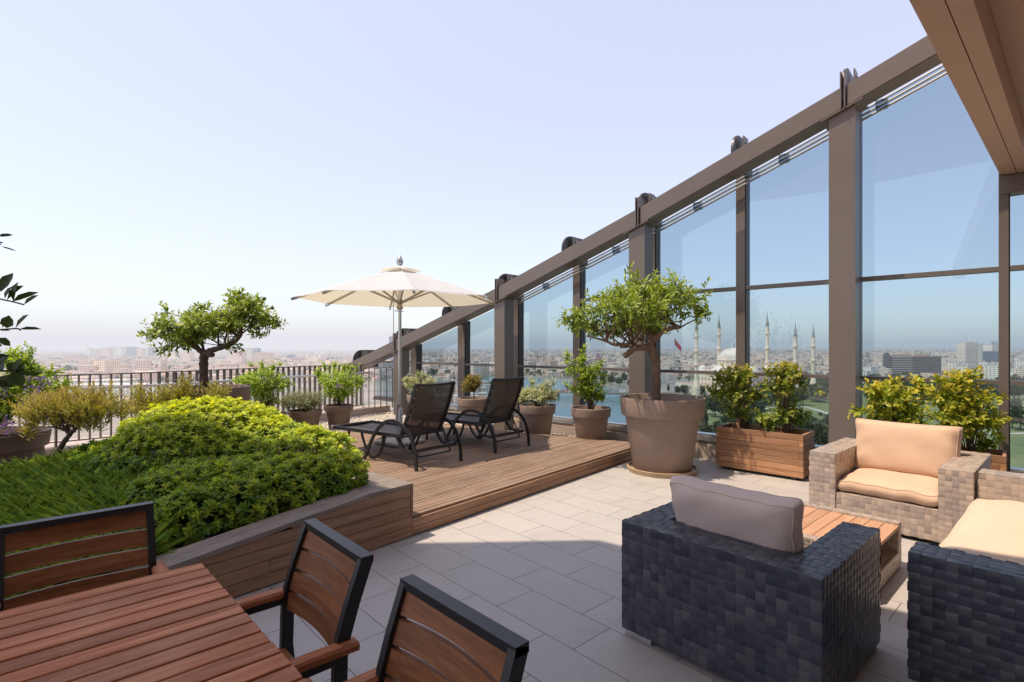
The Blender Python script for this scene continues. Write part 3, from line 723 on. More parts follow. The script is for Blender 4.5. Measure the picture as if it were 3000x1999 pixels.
# ================================================================ dining set
dt = thing('dining_table', 'reddish slatted wooden dining table in the near corner', 'dining table', (-0.58, 1.70, 0))
c = MB(); y = 0.517; i = 0
while y > -0.52:
    y1 = y - 0.0645; xr = 1.033 + (0.517 - y) * 0.03
    c.cbox(-1.05, xr, y1, y, 0.716, 0.74 + random.uniform(-.0006, .0006), .0035); y = y1 - 0.0079
c.build('slat_top', M_TABLE, dt)
c = MB()
for ya, yb in ((0.44, 0.47), (-0.47, -0.44)): c.box(-1.0, 0.99, ya, yb, 0.665, 0.712)
for xa in (-1.0, -.35, .3, 0.96): c.box(xa, xa + .03, -0.439, 0.439, 0.666, 0.711)
c.build('apron', M_GRAPH, dt)
for x in (-.98, .92):
    for yy in (-.46, .41):
        c = MB(); c.cbox(x, x + .05, yy, yy + .05, 0, .664, .004); c.build('leg', M_GRAPH, dt)

def post_x(z):          # side view of the back post, seat to top, local x (chair faces +x)
    pts = [(0.0, -0.07), (0.2, -0.035), (0.45, -0.008), (0.60, -0.012), (0.66, -0.022), (0.75, -0.05), (0.88, -0.098)]
    for (za, xa), (zb, xb) in zip(pts[:-1], pts[1:]):
        if z <= zb: return xa + (xb - xa) * (z - za) / (zb - za)
    return pts[-1][1]
def make_dining_chair(label):
    t = thing('dining_chair', label, 'chair', group='chairs around the dining table'); W = 0.472
    for s in (-1, 1):
        c = MB(); c.tube([(post_x(z), s * (W / 2 - .012), z) for z in [0, .1, .2, .32, .45, .53, .6, .66, .71, .75, .8, .84, .88]], .02, flat=(0.012, 0.021)); c.build('back_post', M_GRAPH, t)
        c = MB(); c.cbox(0.40, 0.43, s * (W / 2 + .008) - .015, s * (W / 2 + .008) + .015, 0, 0.612, .003); c.build('front_leg', M_GRAPH, t)
        c = MB(); c.cbox(-0.02, 0.43, s * (W / 2 + .008) - .014, s * (W / 2 + .008) + .014, 0.598, 0.622, .003); r_ = c.build('arm_rail', M_GRAPH, t)
        c = MB(); pa = [(-0.055, 0.637), (0.1, 0.641), (0.3, 0.637), (0.46, 0.628)]
        n0 = [(x, z) for x, z in pa]
        vs = []
        for x, z in n0:
            for dy, dz in ((-.024, -.013), (.024, -.013), (.026, .004), (.018, .011), (-.018, .011), (-.026, .004)): vs.append((x, s * (W / 2 + .008) + dy, z + dz))
        c.add(vs, [(i * 6 + k, i * 6 + (k + 1) % 6, (i + 1) * 6 + (k + 1) % 6, (i + 1) * 6 + k) for i in range(3) for k in range(6)] + [tuple(range(6))[::-1], tuple(range(18, 24))])
        c.build('armrest', M_TABLE, t)
        c = MB(); c.cbox(0.0, 0.42, s * (W / 2 - .02) - .012, s * (W / 2 - .02) + .012, 0.40, 0.43, .003); c.build('seat_rail', M_GRAPH, t)
    c = MB(); c.tube([(post_x(.875) , -W / 2 + .0, 0.875), (post_x(.875), W / 2 - .0, 0.875)], .02, flat=(0.021, 0.012)); c.build('top_rail', M_GRAPH, t)
    c = MB(); z1 = 0.858
    for k in range(4):
        z0 = z1 - 0.0600; n = 10; vs = []
        for zz, off in ((z0, 0), (z1, 0), (z1, .014), (z0, .014)):
            for i in range(n + 1):
                f = i / n * 2 - 1; vs.append((post_x(zz) - .007 + off - .026 * (1 - f * f), f * (W / 2 - .025), zz))
        m_ = n + 1; fs = []
        for a, b_ in ((0, 1), (1, 2), (2, 3), (3, 0)): fs += [(a * m_ + i, b_ * m_ + i, b_ * m_ + i + 1, a * m_ + i + 1) for i in range(n)]
        fs += [(0, m_, 2 * m_, 3 * m_), (n, 3 * m_ + n, 2 * m_ + n, m_ + n)]
        c.add(vs, fs); z1 = z0 - 0.0108
    c.build('back_slats', M_CHAIRW, t)
    c = MB()
    for k in range(6): c.cbox(0.0 + k * .07, 0.064 + k * .07, -W / 2 + .01, W / 2 - .01, 0.431, 0.45, .003)
    c.build('seat', M_CHAIRW, t)
    return t
ch = make_dining_chair('wooden slat chair at the table end nearest the planter corner with tiles seen around it')
ch.location = (0.667, 1.75, 0); ch.rotation_euler = (0, 0, math.pi)
c2 = copy_tree(ch); c2['label'] = 'wooden slat chair cut off by the bottom edge of the picture'; c2.location = (0.688, 1.07, 0); c2.rotation_euler = (0, 0, math.pi + .02)
c3 = copy_tree(ch); c3['label'] = 'wooden slat chair across the table with its back against the planter grass'; c3.location = (0.124, 2.557, 0); c3.rotation_euler = (0, 0, -math.pi / 2 - .01)

# ================================================================ sun loungers
def sling_mat():
    m, nt, b = mat('sling_mesh')
    n = noise(nt, 6, 4, .6, coords(nt)); f = noise(nt, 500, 1, .5, coords(nt))
    nt.links.new(ramp(nt, n, [(.3, (0.034, 0.032, 0.034)), (.7, (0.05, 0.046, 0.046))]), b.inputs['Base Color']); b.inputs['Roughness'].default_value = .55
    tr = N(nt, 'ShaderNodeBsdfTransparent'); mx = N(nt, 'ShaderNodeMixShader', inp={0: 0.07}); out = nt.nodes['Material Output']
    nt.links.new(b.outputs[0], mx.inputs[1]); nt.links.new(tr.outputs[0], mx.inputs[2]); nt.links.new(mx.outputs[0], out.inputs[0]); return m
M_SLING = sling_mat()
def make_lounger(label):
    t = thing('sun_lounger', label, 'sun lounger', group='sun loungers on the wooden deck'); w_ = 0.285
    def surf(P, name, sag):
        c = MB(); vs = []; n = 8
        for (y, z, ny, nz) in P:
            for i in range(n + 1):
                f = i / n * 2 - 1; k = sag * (1 - f * f); vs.append((f * w_, y + ny * k, z + nz * k))
        c.add(vs, [(r * (n + 1) + i, r * (n + 1) + i + 1, (r + 1) * (n + 1) + i + 1, (r + 1) * (n + 1) + i) for r in range(len(P) - 1) for i in range(n)], 0, True)
        return c.build(name, M_SLING, t)
    seat = [(0.33 + (1.72 - .33) * i / 10, 0.345 - .03 * i / 10, 0, -1) for i in range(11)]
    surf(seat, 'seat_sling', 0.02)
    by = lambda f: (0.33 - 0.26 * f - .02 * math.sin(math.pi * f), 0.35 + 0.60 * f)
    back = [(*by(i / 10), -.9, -.4) for i in range(11)]
    surf(back, 'back_sling', 0.025)
    c = MB()
    for s in (-1, 1): c.tube([(s * .30, 0.30, .345), (s * .30, 1.73, .315)], .018, flat=(.014, .022))
    c.tube([(-.30, 1.745, .315), (.30, 1.745, .315)], .024, 10); c.tube([(-.30, .31, .335), (.30, .31, .335)], .012, 8); c.build('seat_frame', M_GRAPH, t)
    for s in (-1, 1): c = MB(); c.tube([(s * .325, 1.745, .315), (s * .30, 1.745, .315)], .027, 10); c.build('end_cap', M_ALU, t)
    c = MB()
    for s in (-1, 1): c.tube([(s * .295, *by(i / 8)) for i in range(9)], .018, flat=(.013, .02))
    c.tube([(x, by(1)[0] - .022 * (1 - (x / .3) ** 2), by(1)[1] - .012 * (1 - (x / .3) ** 2)) for x in [-.3, -.2, -.1, 0, .1, .2, .3]], .016, 8)
    for s in (-1, 1):
        for k in range(6): q = by(.12 + k * .16); c.tube([(s * .296, q[0] - .016, q[1] - .006), (s * .296, q[0] - .026, q[1] - .01)], .006, 6, 1)
    c.build('back_frame', [M_GRAPH, M_ALU], t)
    for s in (-1, 1):
        P = bezier_pts([(s * .345, 0.0, 0), (s * .345, 0.015, .18), (s * .345, .10, .37), (s * .345, .26, .485), (s * .345, .45, .52), (s * .345, .63, .455), (s * .345, .80, .29), (s * .345, .98, .0)], 5)
        c = MB(); c.tube(P, .02, flat=(.019, .011)); c.build('arched_leg', M_GRAPH, t)
        P = bezier_pts([(s * .27, .66, .33), (s * .27, .70, .2), (s * .27, .79, .07), (s * .27, .90, .018), (s * .27, 1.01, .07), (s * .27, 1.10, .2), (s * .27, 1.15, .32)], 5)
        c = MB(); c.tube(P, .012, flat=(.014, .009)); c.build('hoop_leg', M_GRAPH, t)
        c = MB(); c.tube([(s * .27, 1.42, .32), (s * .27, 1.45, .0)], .013, flat=(.012, .012)); c.build('front_leg', M_GRAPH, t)
        c = MB(); P = bezier_pts([(s * .26, .28, .50), (s * .26, .22, .36), (s * .26, .13, .20), (s * .24, .08, .135), (s * .2, .07, .13)], 5); c.tube(P, .01, 6); c.build('support_rod', M_GRAPH, t)
        c = MB(); c.tube([(s * .335, .08, .20), (s * .31, .30, .20), (s * .30, .40, .33)], .012, flat=(.012, .014)); c.build('side_brace', M_GRAPH, t)
    c = MB(); c.tube([(-.33, .09, .20), (.33, .09, .20)], .014, flat=(.012, .018)); c.tube([(-.2, .07, .13), (.2, .07, .13)], .01, 6); c.build('cross_bar', M_GRAPH, t)
    return t
l1 = make_lounger('black mesh sun lounger nearest the round hedge with the parasol base under it')
l1.location = (3.445, 5.045, 0.166); l1.rotation_euler = (0, 0, rad(8))
l2 = copy_tree(l1); l2['label'] = 'black mesh sun lounger nearest the glass wall and potted plants'; l2.location = (4.727, 5.20, 0.166); l2.rotation_euler = (0, 0, rad(7))

# ================================================================ parasol
UX, UY = 3.827, 6.60
um = thing('parasol', 'cream octagonal parasol with aluminium pole on the deck', 'parasol', (UX, UY, 0.166))
def canvas_mat():
    m, nt, b = mat('cream_canvas'); out = nt.nodes['Material Output']
    c = ramp(nt, noise(nt, 4, 4, .6, coords(nt)), [(.3, (0.70, 0.735, 0.79)), (.7, (0.75, 0.785, 0.84))]); nt.links.new(c, b.inputs['Base Color']); b.inputs['Roughness'].default_value = .85
    t = N(nt, 'ShaderNodeBsdfTranslucent'); t.inputs[0].default_value = (0.72, 0.66, 0.50, 1); mx = N(nt, 'ShaderNodeMixShader', inp={0: 0.4})
    bump(nt, b, noise(nt, 3.5, 4, .6, coords(nt), 1.0), .25, .03)
    nt.links.new(b.outputs[0], mx.inputs[1]); nt.links.new(t.outputs[0], mx.inputs[2]); nt.links.new(mx.outputs[0], out.inputs[0]); return m
M_CANVAS = canvas_mat(); M_RIB = plain('rib_metal', (0.50, 0.46, 0.42), .45, .3, .06, 6)
A0 = rad(-113.5); RU = 1.40; ZR, ZA = 2.045, 2.50
def cpt(k, f):            # point on panel edge k (rib line) at fraction f from the apex
    a = A0 + k * math.pi / 4; z = ZA + (ZR - ZA) * (f ** 1.06); return Vector((RU * f * math.cos(a), RU * f * math.sin(a), z))
def panel(f0, f1, dz, sag, name, parent, scal=0.0):
    c = MB(); nf, nk = 12, 8
    for k in range(8):
        vs = []
        for i in range(nf + 1):
            f = f0 + (f1 - f0) * i / nf
            for j in range(nk + 1):
                q = j / nk; p = cpt(k, f).lerp(cpt(k + 1, f), q); s = 4 * q * (1 - q)
                e = 1 - 0.018 * s * (f / f1) ** 6
                vs.append((p.x * e, p.y * e, p.z + dz - sag * s * f * (1.2 - f) + scal * s * (i / nf) ** 3))
        n = nk + 1; c.add(vs, [(i * n + j, i * n + j + 1, (i + 1) * n + j + 1, (i + 1) * n + j) for i in range(nf) for j in range(nk)], 0, True)
    return c.build(name, M_CANVAS, parent)
cn = panel(0.10, 1.0, 0, 0.045, 'canopy', um)
vt = panel(0.02, 0.215, 0.04, -0.03, 'vent_flap', um, scal=0.012)
c = MB()
for k in range(8):
    a = cpt(k, .985); b_ = cpt(k + 1, .985)
    c.tube([cpt(k, .993) + Vector((0, 0, -.002)), cpt(k + 1, .993).lerp(cpt(k, .993), .5) * 1.0 * 1 - Vector((0, 0, .004)) - (cpt(k, .993) + cpt(k + 1, .993)) * .009 * Vector((1, 1, 0)).length * 0, cpt(k + 1, .993) + Vector((0, 0, -.002))], .003, 5)
c.build('hem', M_CANVAS, cn)
for k in range(8):
    c = MB(); d = Vector((0, 0, -.022)); c.tube([cpt(k, .04) + d, cpt(k, .5) + d, cpt(k, 1.0) + d], .012, flat=(.010, .014)); r_ = c.build('rib', M_RIB, um)
    c = MB(); c.tube([cpt(k, .97) + d, cpt(k, 1.022) + d], .014, flat=(.013, .018)); c.build('rib_tip', M_STEEL, r_)
    h = Vector((0.05 * math.cos(A0 + k * math.pi / 4), 0.05 * math.sin(A0 + k * math.pi / 4), ZR - .03)); c = MB(); c.tube([h, cpt(k, .47) + d * 1.6], .01, flat=(.009, .011)); c.build('strut', M_RIB, um)
c = MB(); c.tube([(0, 0, .0), (0, 0, ZA + .03)], .024, 16); c.build('pole', M_ALU, um)
c = MB(); c.lathe([(.026, ZR - .14), (.045, ZR - .13), (.045, ZR - .09), (.036, ZR - .08), (.036, ZR - .05), (.058, ZR - .045), (.058, ZR - .01), (.04, ZR), (.026, ZR + .01)], 16); h_ = c.build('runner', M_RIB, um)
c = MB(); c.tube([(-.09, -.02, ZR - .16), (.07, .02, ZR - .16)], .006, 6); c.build('pin', M_GRAPH, h_)
c = MB(); c.lathe([(.0, ZA + .03), (.03, ZA + .032), (.034, ZA + .05), (.048, ZA + .075), (.05, ZA + .10), (.03, ZA + .15), (.004, ZA + .185)], 16); c.build('finial', M_STEEL, um)
c = MB(); c.tube([Vector((-.075, .06, ZR + .12)), Vector((-.07, .055, ZR - .2)), Vector((-.066, .05, .75)), Vector((-.03, .03, .62))], .005, 5); c.build('cord', M_RIB, um)
c = MB(); c.lathe([(.04, .05), (.04, .5), (.032, .51), (.026, .51)], 14); c.box(-.06, -.03, -.02, .02, .28, .56); c.build('sleeve', M_STEEL, um)
c = MB(); c.cbox(-.27, .27, -.25, .25, .002, .055, .02, 0, Matrix.Rotation(rad(10), 4, 'Z')); c.build('base_slab', plain('grey_concrete', (.42, .41, .40), .8, 0, .12, 12, bmp=.4), um)
# ================================================================ pots
def pot(label, x, y, z0, dia, h, m=None, rim=0.24, base=0.68, group=None, saucer=None, name='plant_pot', soil=0.9):
    m = m or M_TERRA; R = dia / 2
    t = thing(name, label, 'plant pot', (x, y, z0), 0, group)
    rz = h * (1 - rim); b = R * base; s = R * 0.865
    c = MB(); c.lathe([(0, 0), (b - .01, 0), (b, .012), (s, rz)], 48); c.build('body', m, t, sharp=40)
    c = MB(); c.lathe([(s - .002, rz - .012), (R * .945, rz - .004), (R * .955, rz + .008), (R * .995, h - .014), (R * .99, h - .003), (R * .975, h), (R * .94, h - .003), (R * .93, h - .02), (R * .85, h * soil - .03)], 48); c.build('rim', m, t, sharp=50)
    c = MB(); n = 40; vs = [(0, 0, h * soil + .01)] + [(R * .875 * f * math.cos(2 * math.pi * k / n), R * .875 * f * math.sin(2 * math.pi * k / n), h * soil + random.uniform(-.008, .008)) for f in (.5, 1) for k in range(n)]
    c.add(vs, [(0, 1 + k, 1 + (k + 1) % n) for k in range(n)] + [(1 + k, 1 + n + k, 1 + n + (k + 1) % n, 1 + (k + 1) % n) for k in range(n)]); c.build('soil', M_SOIL, t)
    return t
GZ = 0.06
def pl(px, d): v = spot(px, PCY, d); return v.x, v.y
xA, yA = pl(1939, 6.53); xB, yB = pl(614, 7.2); xC, yC = pl(790, 8.6); xD, yD = pl(894, 9.1); xE, yE = pl(993, 9.5)
xF, yF = pl(1232, 10.3); xG, yG = pl(1388, 9.6); xH, yH = pl(1575, 8.5); xI, yI = pl(1731, 8.0)
pot('huge taupe pot with a rolled rim standing on the tiles in an ochre saucer', xA, yA, 0.035, 1.04, 0.885, rim=.25)
sc = thing('saucer', 'ochre saucer under the huge taupe pot', 'saucer', (xA, yA, 0))
c = MB(); c.lathe([(0, .008), (.39, .008), (.40, 0), (.415, 0), (.43, .055), (.42, .06), (.405, .056), (.395, .034), (0, .034)], 48); c.build('dish', M_SAUCER, sc, sharp=40)
pot('huge dark taupe pot behind the hedge under the fruiting citrus tree', xB, yB, GZ, 1.02, 0.935, M_TERRAD, rim=.25)
pot('dark taupe pot half hidden by the hedge under a leafy green bush', xC, yC, GZ, .53, .40, M_TERRAD)
pot('low wide dark taupe pot holding the grey green mound', xD, yD, GZ, .565, .385, M_TERRAD, base=.74)
pot('dark taupe pot by the gravel holding the bright green bush with a purple flower', xE, yE, GZ, .515, .43, M_TERRAD)
pot('taupe pot behind the near lounger partly hidden by the parasol pole', xF, yF, GZ, .54, .55)
pot('taupe pot between the two loungers holding a little orange tipped tree', xG, yG, GZ, .60, .55)
pot('taupe pot right of the loungers holding the white variegated mound', xH, yH, GZ, .595, .545)
pot('taupe pot left of the huge one holding the tall purple flowering shrub', xI, yI, GZ, .615, .56)
xL, yL = pl(-30, 5.9); pot('broad brown pot, shade-darkened, at the left edge under purple flowers', xL, yL, 0.16, 1.06, .415, M_TERRA_BACKLIT, base=.9, rim=.42)

# wooden box planters
def box_planter(label, cy, ln, xf, dp, rz=0.0):
    t = thing('planter_box', label, 'planter box', (xf, cy, 0), rz); h = .535; rows = 7; rh = (h - .035) / rows
    c = MB(); L2 = ln / 2; th = .028
    for r in range(rows):
        z0 = .035 + r * rh; z1 = z0 + rh - .003; q = (r % 2) * .045
        c.cbox(0, th, -L2 + q, L2 - q, z0, z1, .003)
        c.cbox(dp - th, dp, -L2 + q, L2 - q, z0, z1, .003)
        for s in (-1, 1):
            ya, yb = sorted((s * L2, s * (L2 - .045)))
            if q: c.cbox(0, th, ya, yb - (.001 if s < 0 else 0), z0, z1, .003)
            ya, yb = sorted((s * (L2 - .001), s * (L2 - th)))
            c.cbox(th + .001, dp - th - .001, ya, yb, z0, z1, .003)
    c.build('plank_sides', M_BOXW, t)
    c = MB(); c.box(th, dp - th, -L2 + th, L2 - th, .03, h - .07); c.build('soil', M_SOIL, t)
    c = MB()
    for y in (-L2 + .08, L2 - .14):
        c.box(.02, dp - .02, y, y + .06, 0, .034)
    c.build('skids', M_RUBBER, t); return t
box_planter('wooden plank planter box right of the huge pot with dappled shadow on its front', 2.69, 1.0, 6.43, .50, rad(4.5))
box_planter('wooden plank planter box partly hidden behind the sunlit armchair', 1.00, 0.98, 6.56, .42, rad(4.5))

# ================================================================ plants
LM_CITRUS = leaf_mat('citrus_leaves', (0.055, 0.095, 0.018), (0.20, 0.28, 0.05), (0.52, 0.60, 0.10), .32, .38)
LM_BUSH = leaf_mat('bright_bush_leaves', (0.075, 0.14, 0.018), (0.25, 0.38, 0.04), (0.58, 0.68, 0.09), .38, .45)
LM_GREY = leaf_mat('grey_green_leaves', (0.08, 0.095, 0.05), (0.20, 0.225, 0.12), (0.38, 0.40, 0.24), .22, .55)
LM_VARI = leaf_mat('variegated_leaves', (0.13, 0.17, 0.07), (0.42, 0.45, 0.28), (0.66, 0.68, 0.50), .3, .5)
LM_NANDI = leaf_mat('orange_tipped_leaves', (0.05, 0.08, 0.016), (0.14, 0.19, 0.035), (0.46, 0.24, 0.04), .32, .42)
LM_PHOT = leaf_mat('photinia_leaves', (0.045, 0.095, 0.018), (0.19, 0.29, 0.045), (0.56, 0.42, 0.08), .34, .36)
LM_PHOTB = leaf_mat('yellow_photinia_leaves', (0.06, 0.115, 0.016), (0.26, 0.37, 0.035), (0.76, 0.58, 0.09), .38, .36)
LM_OLIVE = leaf_mat('olive_brown_leaves', (0.13, 0.13, 0.035), (0.36, 0.36, 0.095), (0.50, 0.34, 0.15), .3, .5)
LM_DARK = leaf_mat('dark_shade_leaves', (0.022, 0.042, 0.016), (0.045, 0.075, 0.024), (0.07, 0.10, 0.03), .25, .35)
LM_FLOWER = leaf_mat('purple_petals', (0.10, 0.045, 0.27), (0.17, 0.085, 0.38), (0.32, 0.20, 0.52), .3, .6)
LM_FRUIT = plain('green_fruit', (0.03, 0.055, 0.015), .45, 0, .2, 20)
M_TWIG = plain('twig_bark', (0.15, 0.10, 0.07), .85, 0, .3, 25, .2)
M_TRUNK = plain('tree_bark', (0.20, 0.135, 0.098), .85, 0, .35, 14, .2, bmp=.8)
M_TRUNKD = plain('dark_tree_bark', (0.11, 0.08, 0.065), .9, 0, .35, 18, .2, bmp=.8)

def E(px, py, rx, ry, d, deep=1.0, dd=0.0):
    s = (d + dd) / FOC; p = spot(px, py, d + dd); r = (rx + ry) / 2 if deep == 'r' else max(rx, ry)
    return (p, (rx * s, (rx * s) * (deep if deep != 'r' else 1), ry * s))
def eaxes(ells):   # turn lateral/depth radii into world axes by sampling in camera heading frame
    return ells
def foliage_points(ells, n, shell=.5):
    vol = np.array([e[1][0] * e[1][1] * e[1][2] for e in ells]) ** 0.7; vol /= vol.sum()
    k = RNG.choice(len(ells), size=n, p=vol); d = rnd_dirs(n); r = (shell + (1 - shell) * RNG.random(n) ** .7)[:, None] * (0.85 + .25 * RNG.random((n, 1)))
    cs = np.array([tuple(e[0]) for e in ells]); rs = np.array([e[1] for e in ells])
    q = d * rs[k] * r; o = d / rs[k]
    R3 = np.array([[SH, -CH, 0], [CH, SH, 0], [0, 0, 1]])      # lateral, ahead, up -> world
    return cs[k] + q @ R3, nrm(o @ R3)
def rel_build(leafs, origin):
    return [(v - np.array(origin), f, t) for v, f, t in leafs]
def plant(name, label, cat, base, ells, n, per, L, W, lm, tl=.12, tip=.35, shell=.4, stems=14, stem_r=.007, group=None, flowers=(), upb=.4, droop=0, toneb=0, hmul=0.25, trunk=None, spread=.9, curl=.2, bark=None, stem_from=None):
    t = thing(name, label, cat, base, 0, group)
    p, o = foliage_points(ells, n, shell)
    v, f, T = twigs(p, o, per, tl, L, W, tip, droop, upb, .22, curl, spread)
    zlo, zhi = p[:, 2].min(), p[:, 2].max(); zz = np.tile((p[:, 2] - zlo) / (zhi - zlo + 1e-6), per)
    T = np.clip(T * (1 - hmul + 2 * hmul * zz) + toneb, 0, 1)
    leaf_object('foliage', rel_build([(v, f, T)], base), lm, t)
    c = MB(); b = Vector(base); bk = bark or M_TWIG
    src = [Vector(x) - b for x in (stem_from or [base])]
    for i in range(stems):
        q = Vector(p[RNG.integers(len(p))]) - b; s0 = random.choice(src) + Vector((random.uniform(-.04, .04), random.uniform(-.04, .04), 0))
        mid = s0.lerp(q, .5) + Vector((random.uniform(-.05, .05), random.uniform(-.05, .05), .04))
        c.tube(bezier_pts([s0, mid, q], 4), [stem_r * (1 - .75 * k / 8) for k in range(9)], 5)
    c.build('stems', bk, t)
    if trunk:
        c = MB()
        for P, rr in trunk:
            P = bezier_pts([Vector(x) - b for x in P], 5); n_ = len(P)
            c.tube(P, [(rr[0] + (rr[1] - rr[0]) * k / (n_ - 1)) * (1 + .10 * math.sin(k * 2.3)) for k in range(n_)], 10)
        c.build('trunk', bk, t)
    if len(flowers):
        fl = []
        for q, r_, k in flowers:
            pp = np.array(q) + RNG.normal(scale=r_, size=(k, 3)); fl.append(leaf_arrays(pp, rnd_dirs(k) + np.array([0, 0, .4]), rnd_dirs(k), .021, .017, .2, .3) + (RNG.random(k),))
        tag(leaf_object('flowers', rel_build(fl, base), LM_FLOWER, t), kind='stuff')
    return t
def P3(px, py, d): return tuple(spot(px, py, d))

# --- the two big citrus trees
dA = 6.53
def e(px, py, rx, ry, dd=0.0, deep=1.0): return E(px, py, rx, ry, dA, deep, dd)
ellA = [e(1879, 895, 130, 56, 0), e(1800, 905, 90, 48, -.2, .8), e(1723, 932, 72, 40, .05), e(1672, 942, 38, 24, 0), e(1768, 968, 62, 22, .1), e(1950, 870, 90, 50, .2, .8), e(2022, 890, 52, 46, 0), e(1985, 850, 48, 28, -.15), e(1857, 850, 66, 32, .15),
        e(1795, 868, 40, 30, .1), e(1737, 872, 16, 18, 0), e(1839, 800, 7, 22, 0), e(1864, 790, 7, 24, 0), e(1973, 808, 16, 18, 0), e(1915, 812, 12, 22, 0), e(2071, 848, 10, 20, 0), e(1880, 950, 100, 26, .1), e(2042, 916, 38, 24, .05), e(2070, 896, 20, 30, 0), e(1850, 905, 90, 45, -.5, .5), e(1900, 900, 90, 45, .5, .5)]
baseA = (xA, yA, .80)
trA = [([P3(1922, 1180, dA), P3(1922, 1102, dA), P3(1920, 1057, dA), P3(1911, 1030, dA), P3(1904, 1010, dA), P3(1914, 992, dA)], (0.0570, 0.0510)),
       ([P3(1906, 1018, dA), P3(1880, 1019, dA - .05), P3(1857, 1023, dA - .08), P3(1829, 1045, dA - .1)], (0.0420, 0.0330)),
       ([P3(1870, 1018, dA), P3(1830, 1010, dA - .05), P3(1800, 1010, dA - .1), P3(1770, 998, dA - .1), P3(1720, 985, dA)], (0.0330, 0.0072)),
       ([P3(1911, 998, dA), P3(1928, 982, dA - .05), P3(1952, 966, dA - .1), P3(1990, 958, dA - .1)], (0.0390, 0.0252)),
       ([P3(1990, 962, dA - .1), P3(2010, 950, dA), P3(2040, 934, dA), P3(2070, 905, dA)], (0.0120, 0.0040)),
       ([P3(1914, 995, dA), P3(1900, 970, dA + .1), P3(1880, 940, dA + .2), P3(1860, 890, dA + .2)], (0.0270, 0.0060)),
       ([P3(1918, 990, dA), P3(1925, 955, dA + .1), P3(1950, 900, dA + .2)], (0.0240, 0.0060)),
       ([P3(1850, 1020, dA - .08), P3(1840, 985, dA), P3(1815, 940, dA), P3(1790, 900, dA)], (0.0168, 0.0042)),
       ([P3(1800, 1008, dA - .1), P3(1790, 975, dA - .1), P3(1745, 945, dA - .1)], (0.0108, 0.0040)),
       ([P3(1945, 970, dA - .1), P3(1960, 930, dA - .1), P3(1990, 880, dA - .1)], (0.0132, 0.0040)), ([P3(1880, 1018, dA), P3(1885, 985, dA), P3(1875, 950, dA - .2)], (0.0120, 0.0040))]
plant('citrus_tree', 'gnarled tree with a spreading flat crown growing in the huge taupe pot', 'tree', baseA, ellA, 560, 9, .082, .029, LM_CITRUS, tl=.17, tip=.42, shell=.35, stems=46, stem_r=.009, trunk=trA, bark=M_TRUNK, upb=.45, stem_from=[P3(1829, 1020, dA - .05), P3(1770, 998, dA - .1), P3(1914, 992, dA), P3(1985, 958, dA - .1), P3(1880, 1000, dA), P3(1850, 1010, dA)])
dB = 7.2
def e(px, py, rx, ry, dd=0.0, deep=1.0): return E(px, py, rx, ry, dB, deep, dd)
ellB = [e(523, 965, 74, 38), e(603, 952, 82, 44), e(660, 945, 60, 36), e(722, 925, 66, 42), e(701, 882, 36, 30), e(735, 895, 40, 30), e(780, 935, 36, 24), e(808, 947, 16, 10), e(429, 961, 20, 16), e(455, 975, 30, 22), e(432, 999, 12, 5), e(489, 1020, 30, 11), e(688, 1014, 28, 9), e(586, 903, 20, 20), e(489, 915, 14, 18), e(757, 982, 18, 8), e(550, 1000, 50, 16), e(690, 850, 8, 10)]
trB = [([P3(599, 1150, dB), P3(597, 1100, dB), P3(597, 1059, dB), P3(599, 1030, dB)], (0.0585, 0.0546)), ([P3(598, 1036, dB), P3(578, 1022, dB), P3(557, 1004, dB - .05), P3(525, 980, dB - .05), P3(495, 960, dB)], (0.0390, 0.0094)),
       ([P3(600, 1036, dB), P3(622, 1026, dB - .05), P3(656, 1016, dB - .05), P3(700, 990, dB - .05), P3(708, 960, dB), P3(722, 915, dB)], (0.0468, 0.0094)), ([P3(598, 1034, dB), P3(592, 1000, dB + .1), P3(590, 950, dB + .1)], (0.0234, 0.0062)), ([P3(590, 1030, dB), P3(565, 990, dB + .15), P3(555, 945, dB + .1)], (0.0195, 0.0047)), ([P3(640, 1020, dB), P3(640, 985, dB), P3(650, 940, dB)], (0.0156, 0.0047)), ([P3(700, 985, dB), P3(740, 955, dB), P3(780, 940, dB)], (0.0140, 0.0040)),
       ([P3(600, 1034, dB), P3(622, 1040, dB - .15)], (0.0429, 0.0390))]
tB = plant('citrus_tree', 'umbrella shaped citrus tree with dark green fruits behind the yellow topped hedge', 'tree', (xB, yB, .86), ellB, 560, 9, .080, .032, LM_CITRUS, tl=.15, tip=.45, shell=.35, stems=30, stem_r=.008, trunk=trB, bark=M_TRUNKD, stem_from=[P3(525, 980, dB), P3(656, 1016, dB), P3(700, 985, dB), P3(592, 1000, dB)])
for px, py in ((702, 858), (774, 875), (798, 903), (815, 950), (448, 948), (461, 1028), (756, 962), (540, 1022), (690, 1030)):
    c = MB(); c.lathe([(.022 * math.sin(k * math.pi / 8), -.022 * math.cos(k * math.pi / 8)) for k in range(9)], 12); p = spot(px, py, dB - .1); c.build('fruit', LM_FRUIT, tB, loc=(p.x - xB, p.y - yB, p.z - .86))

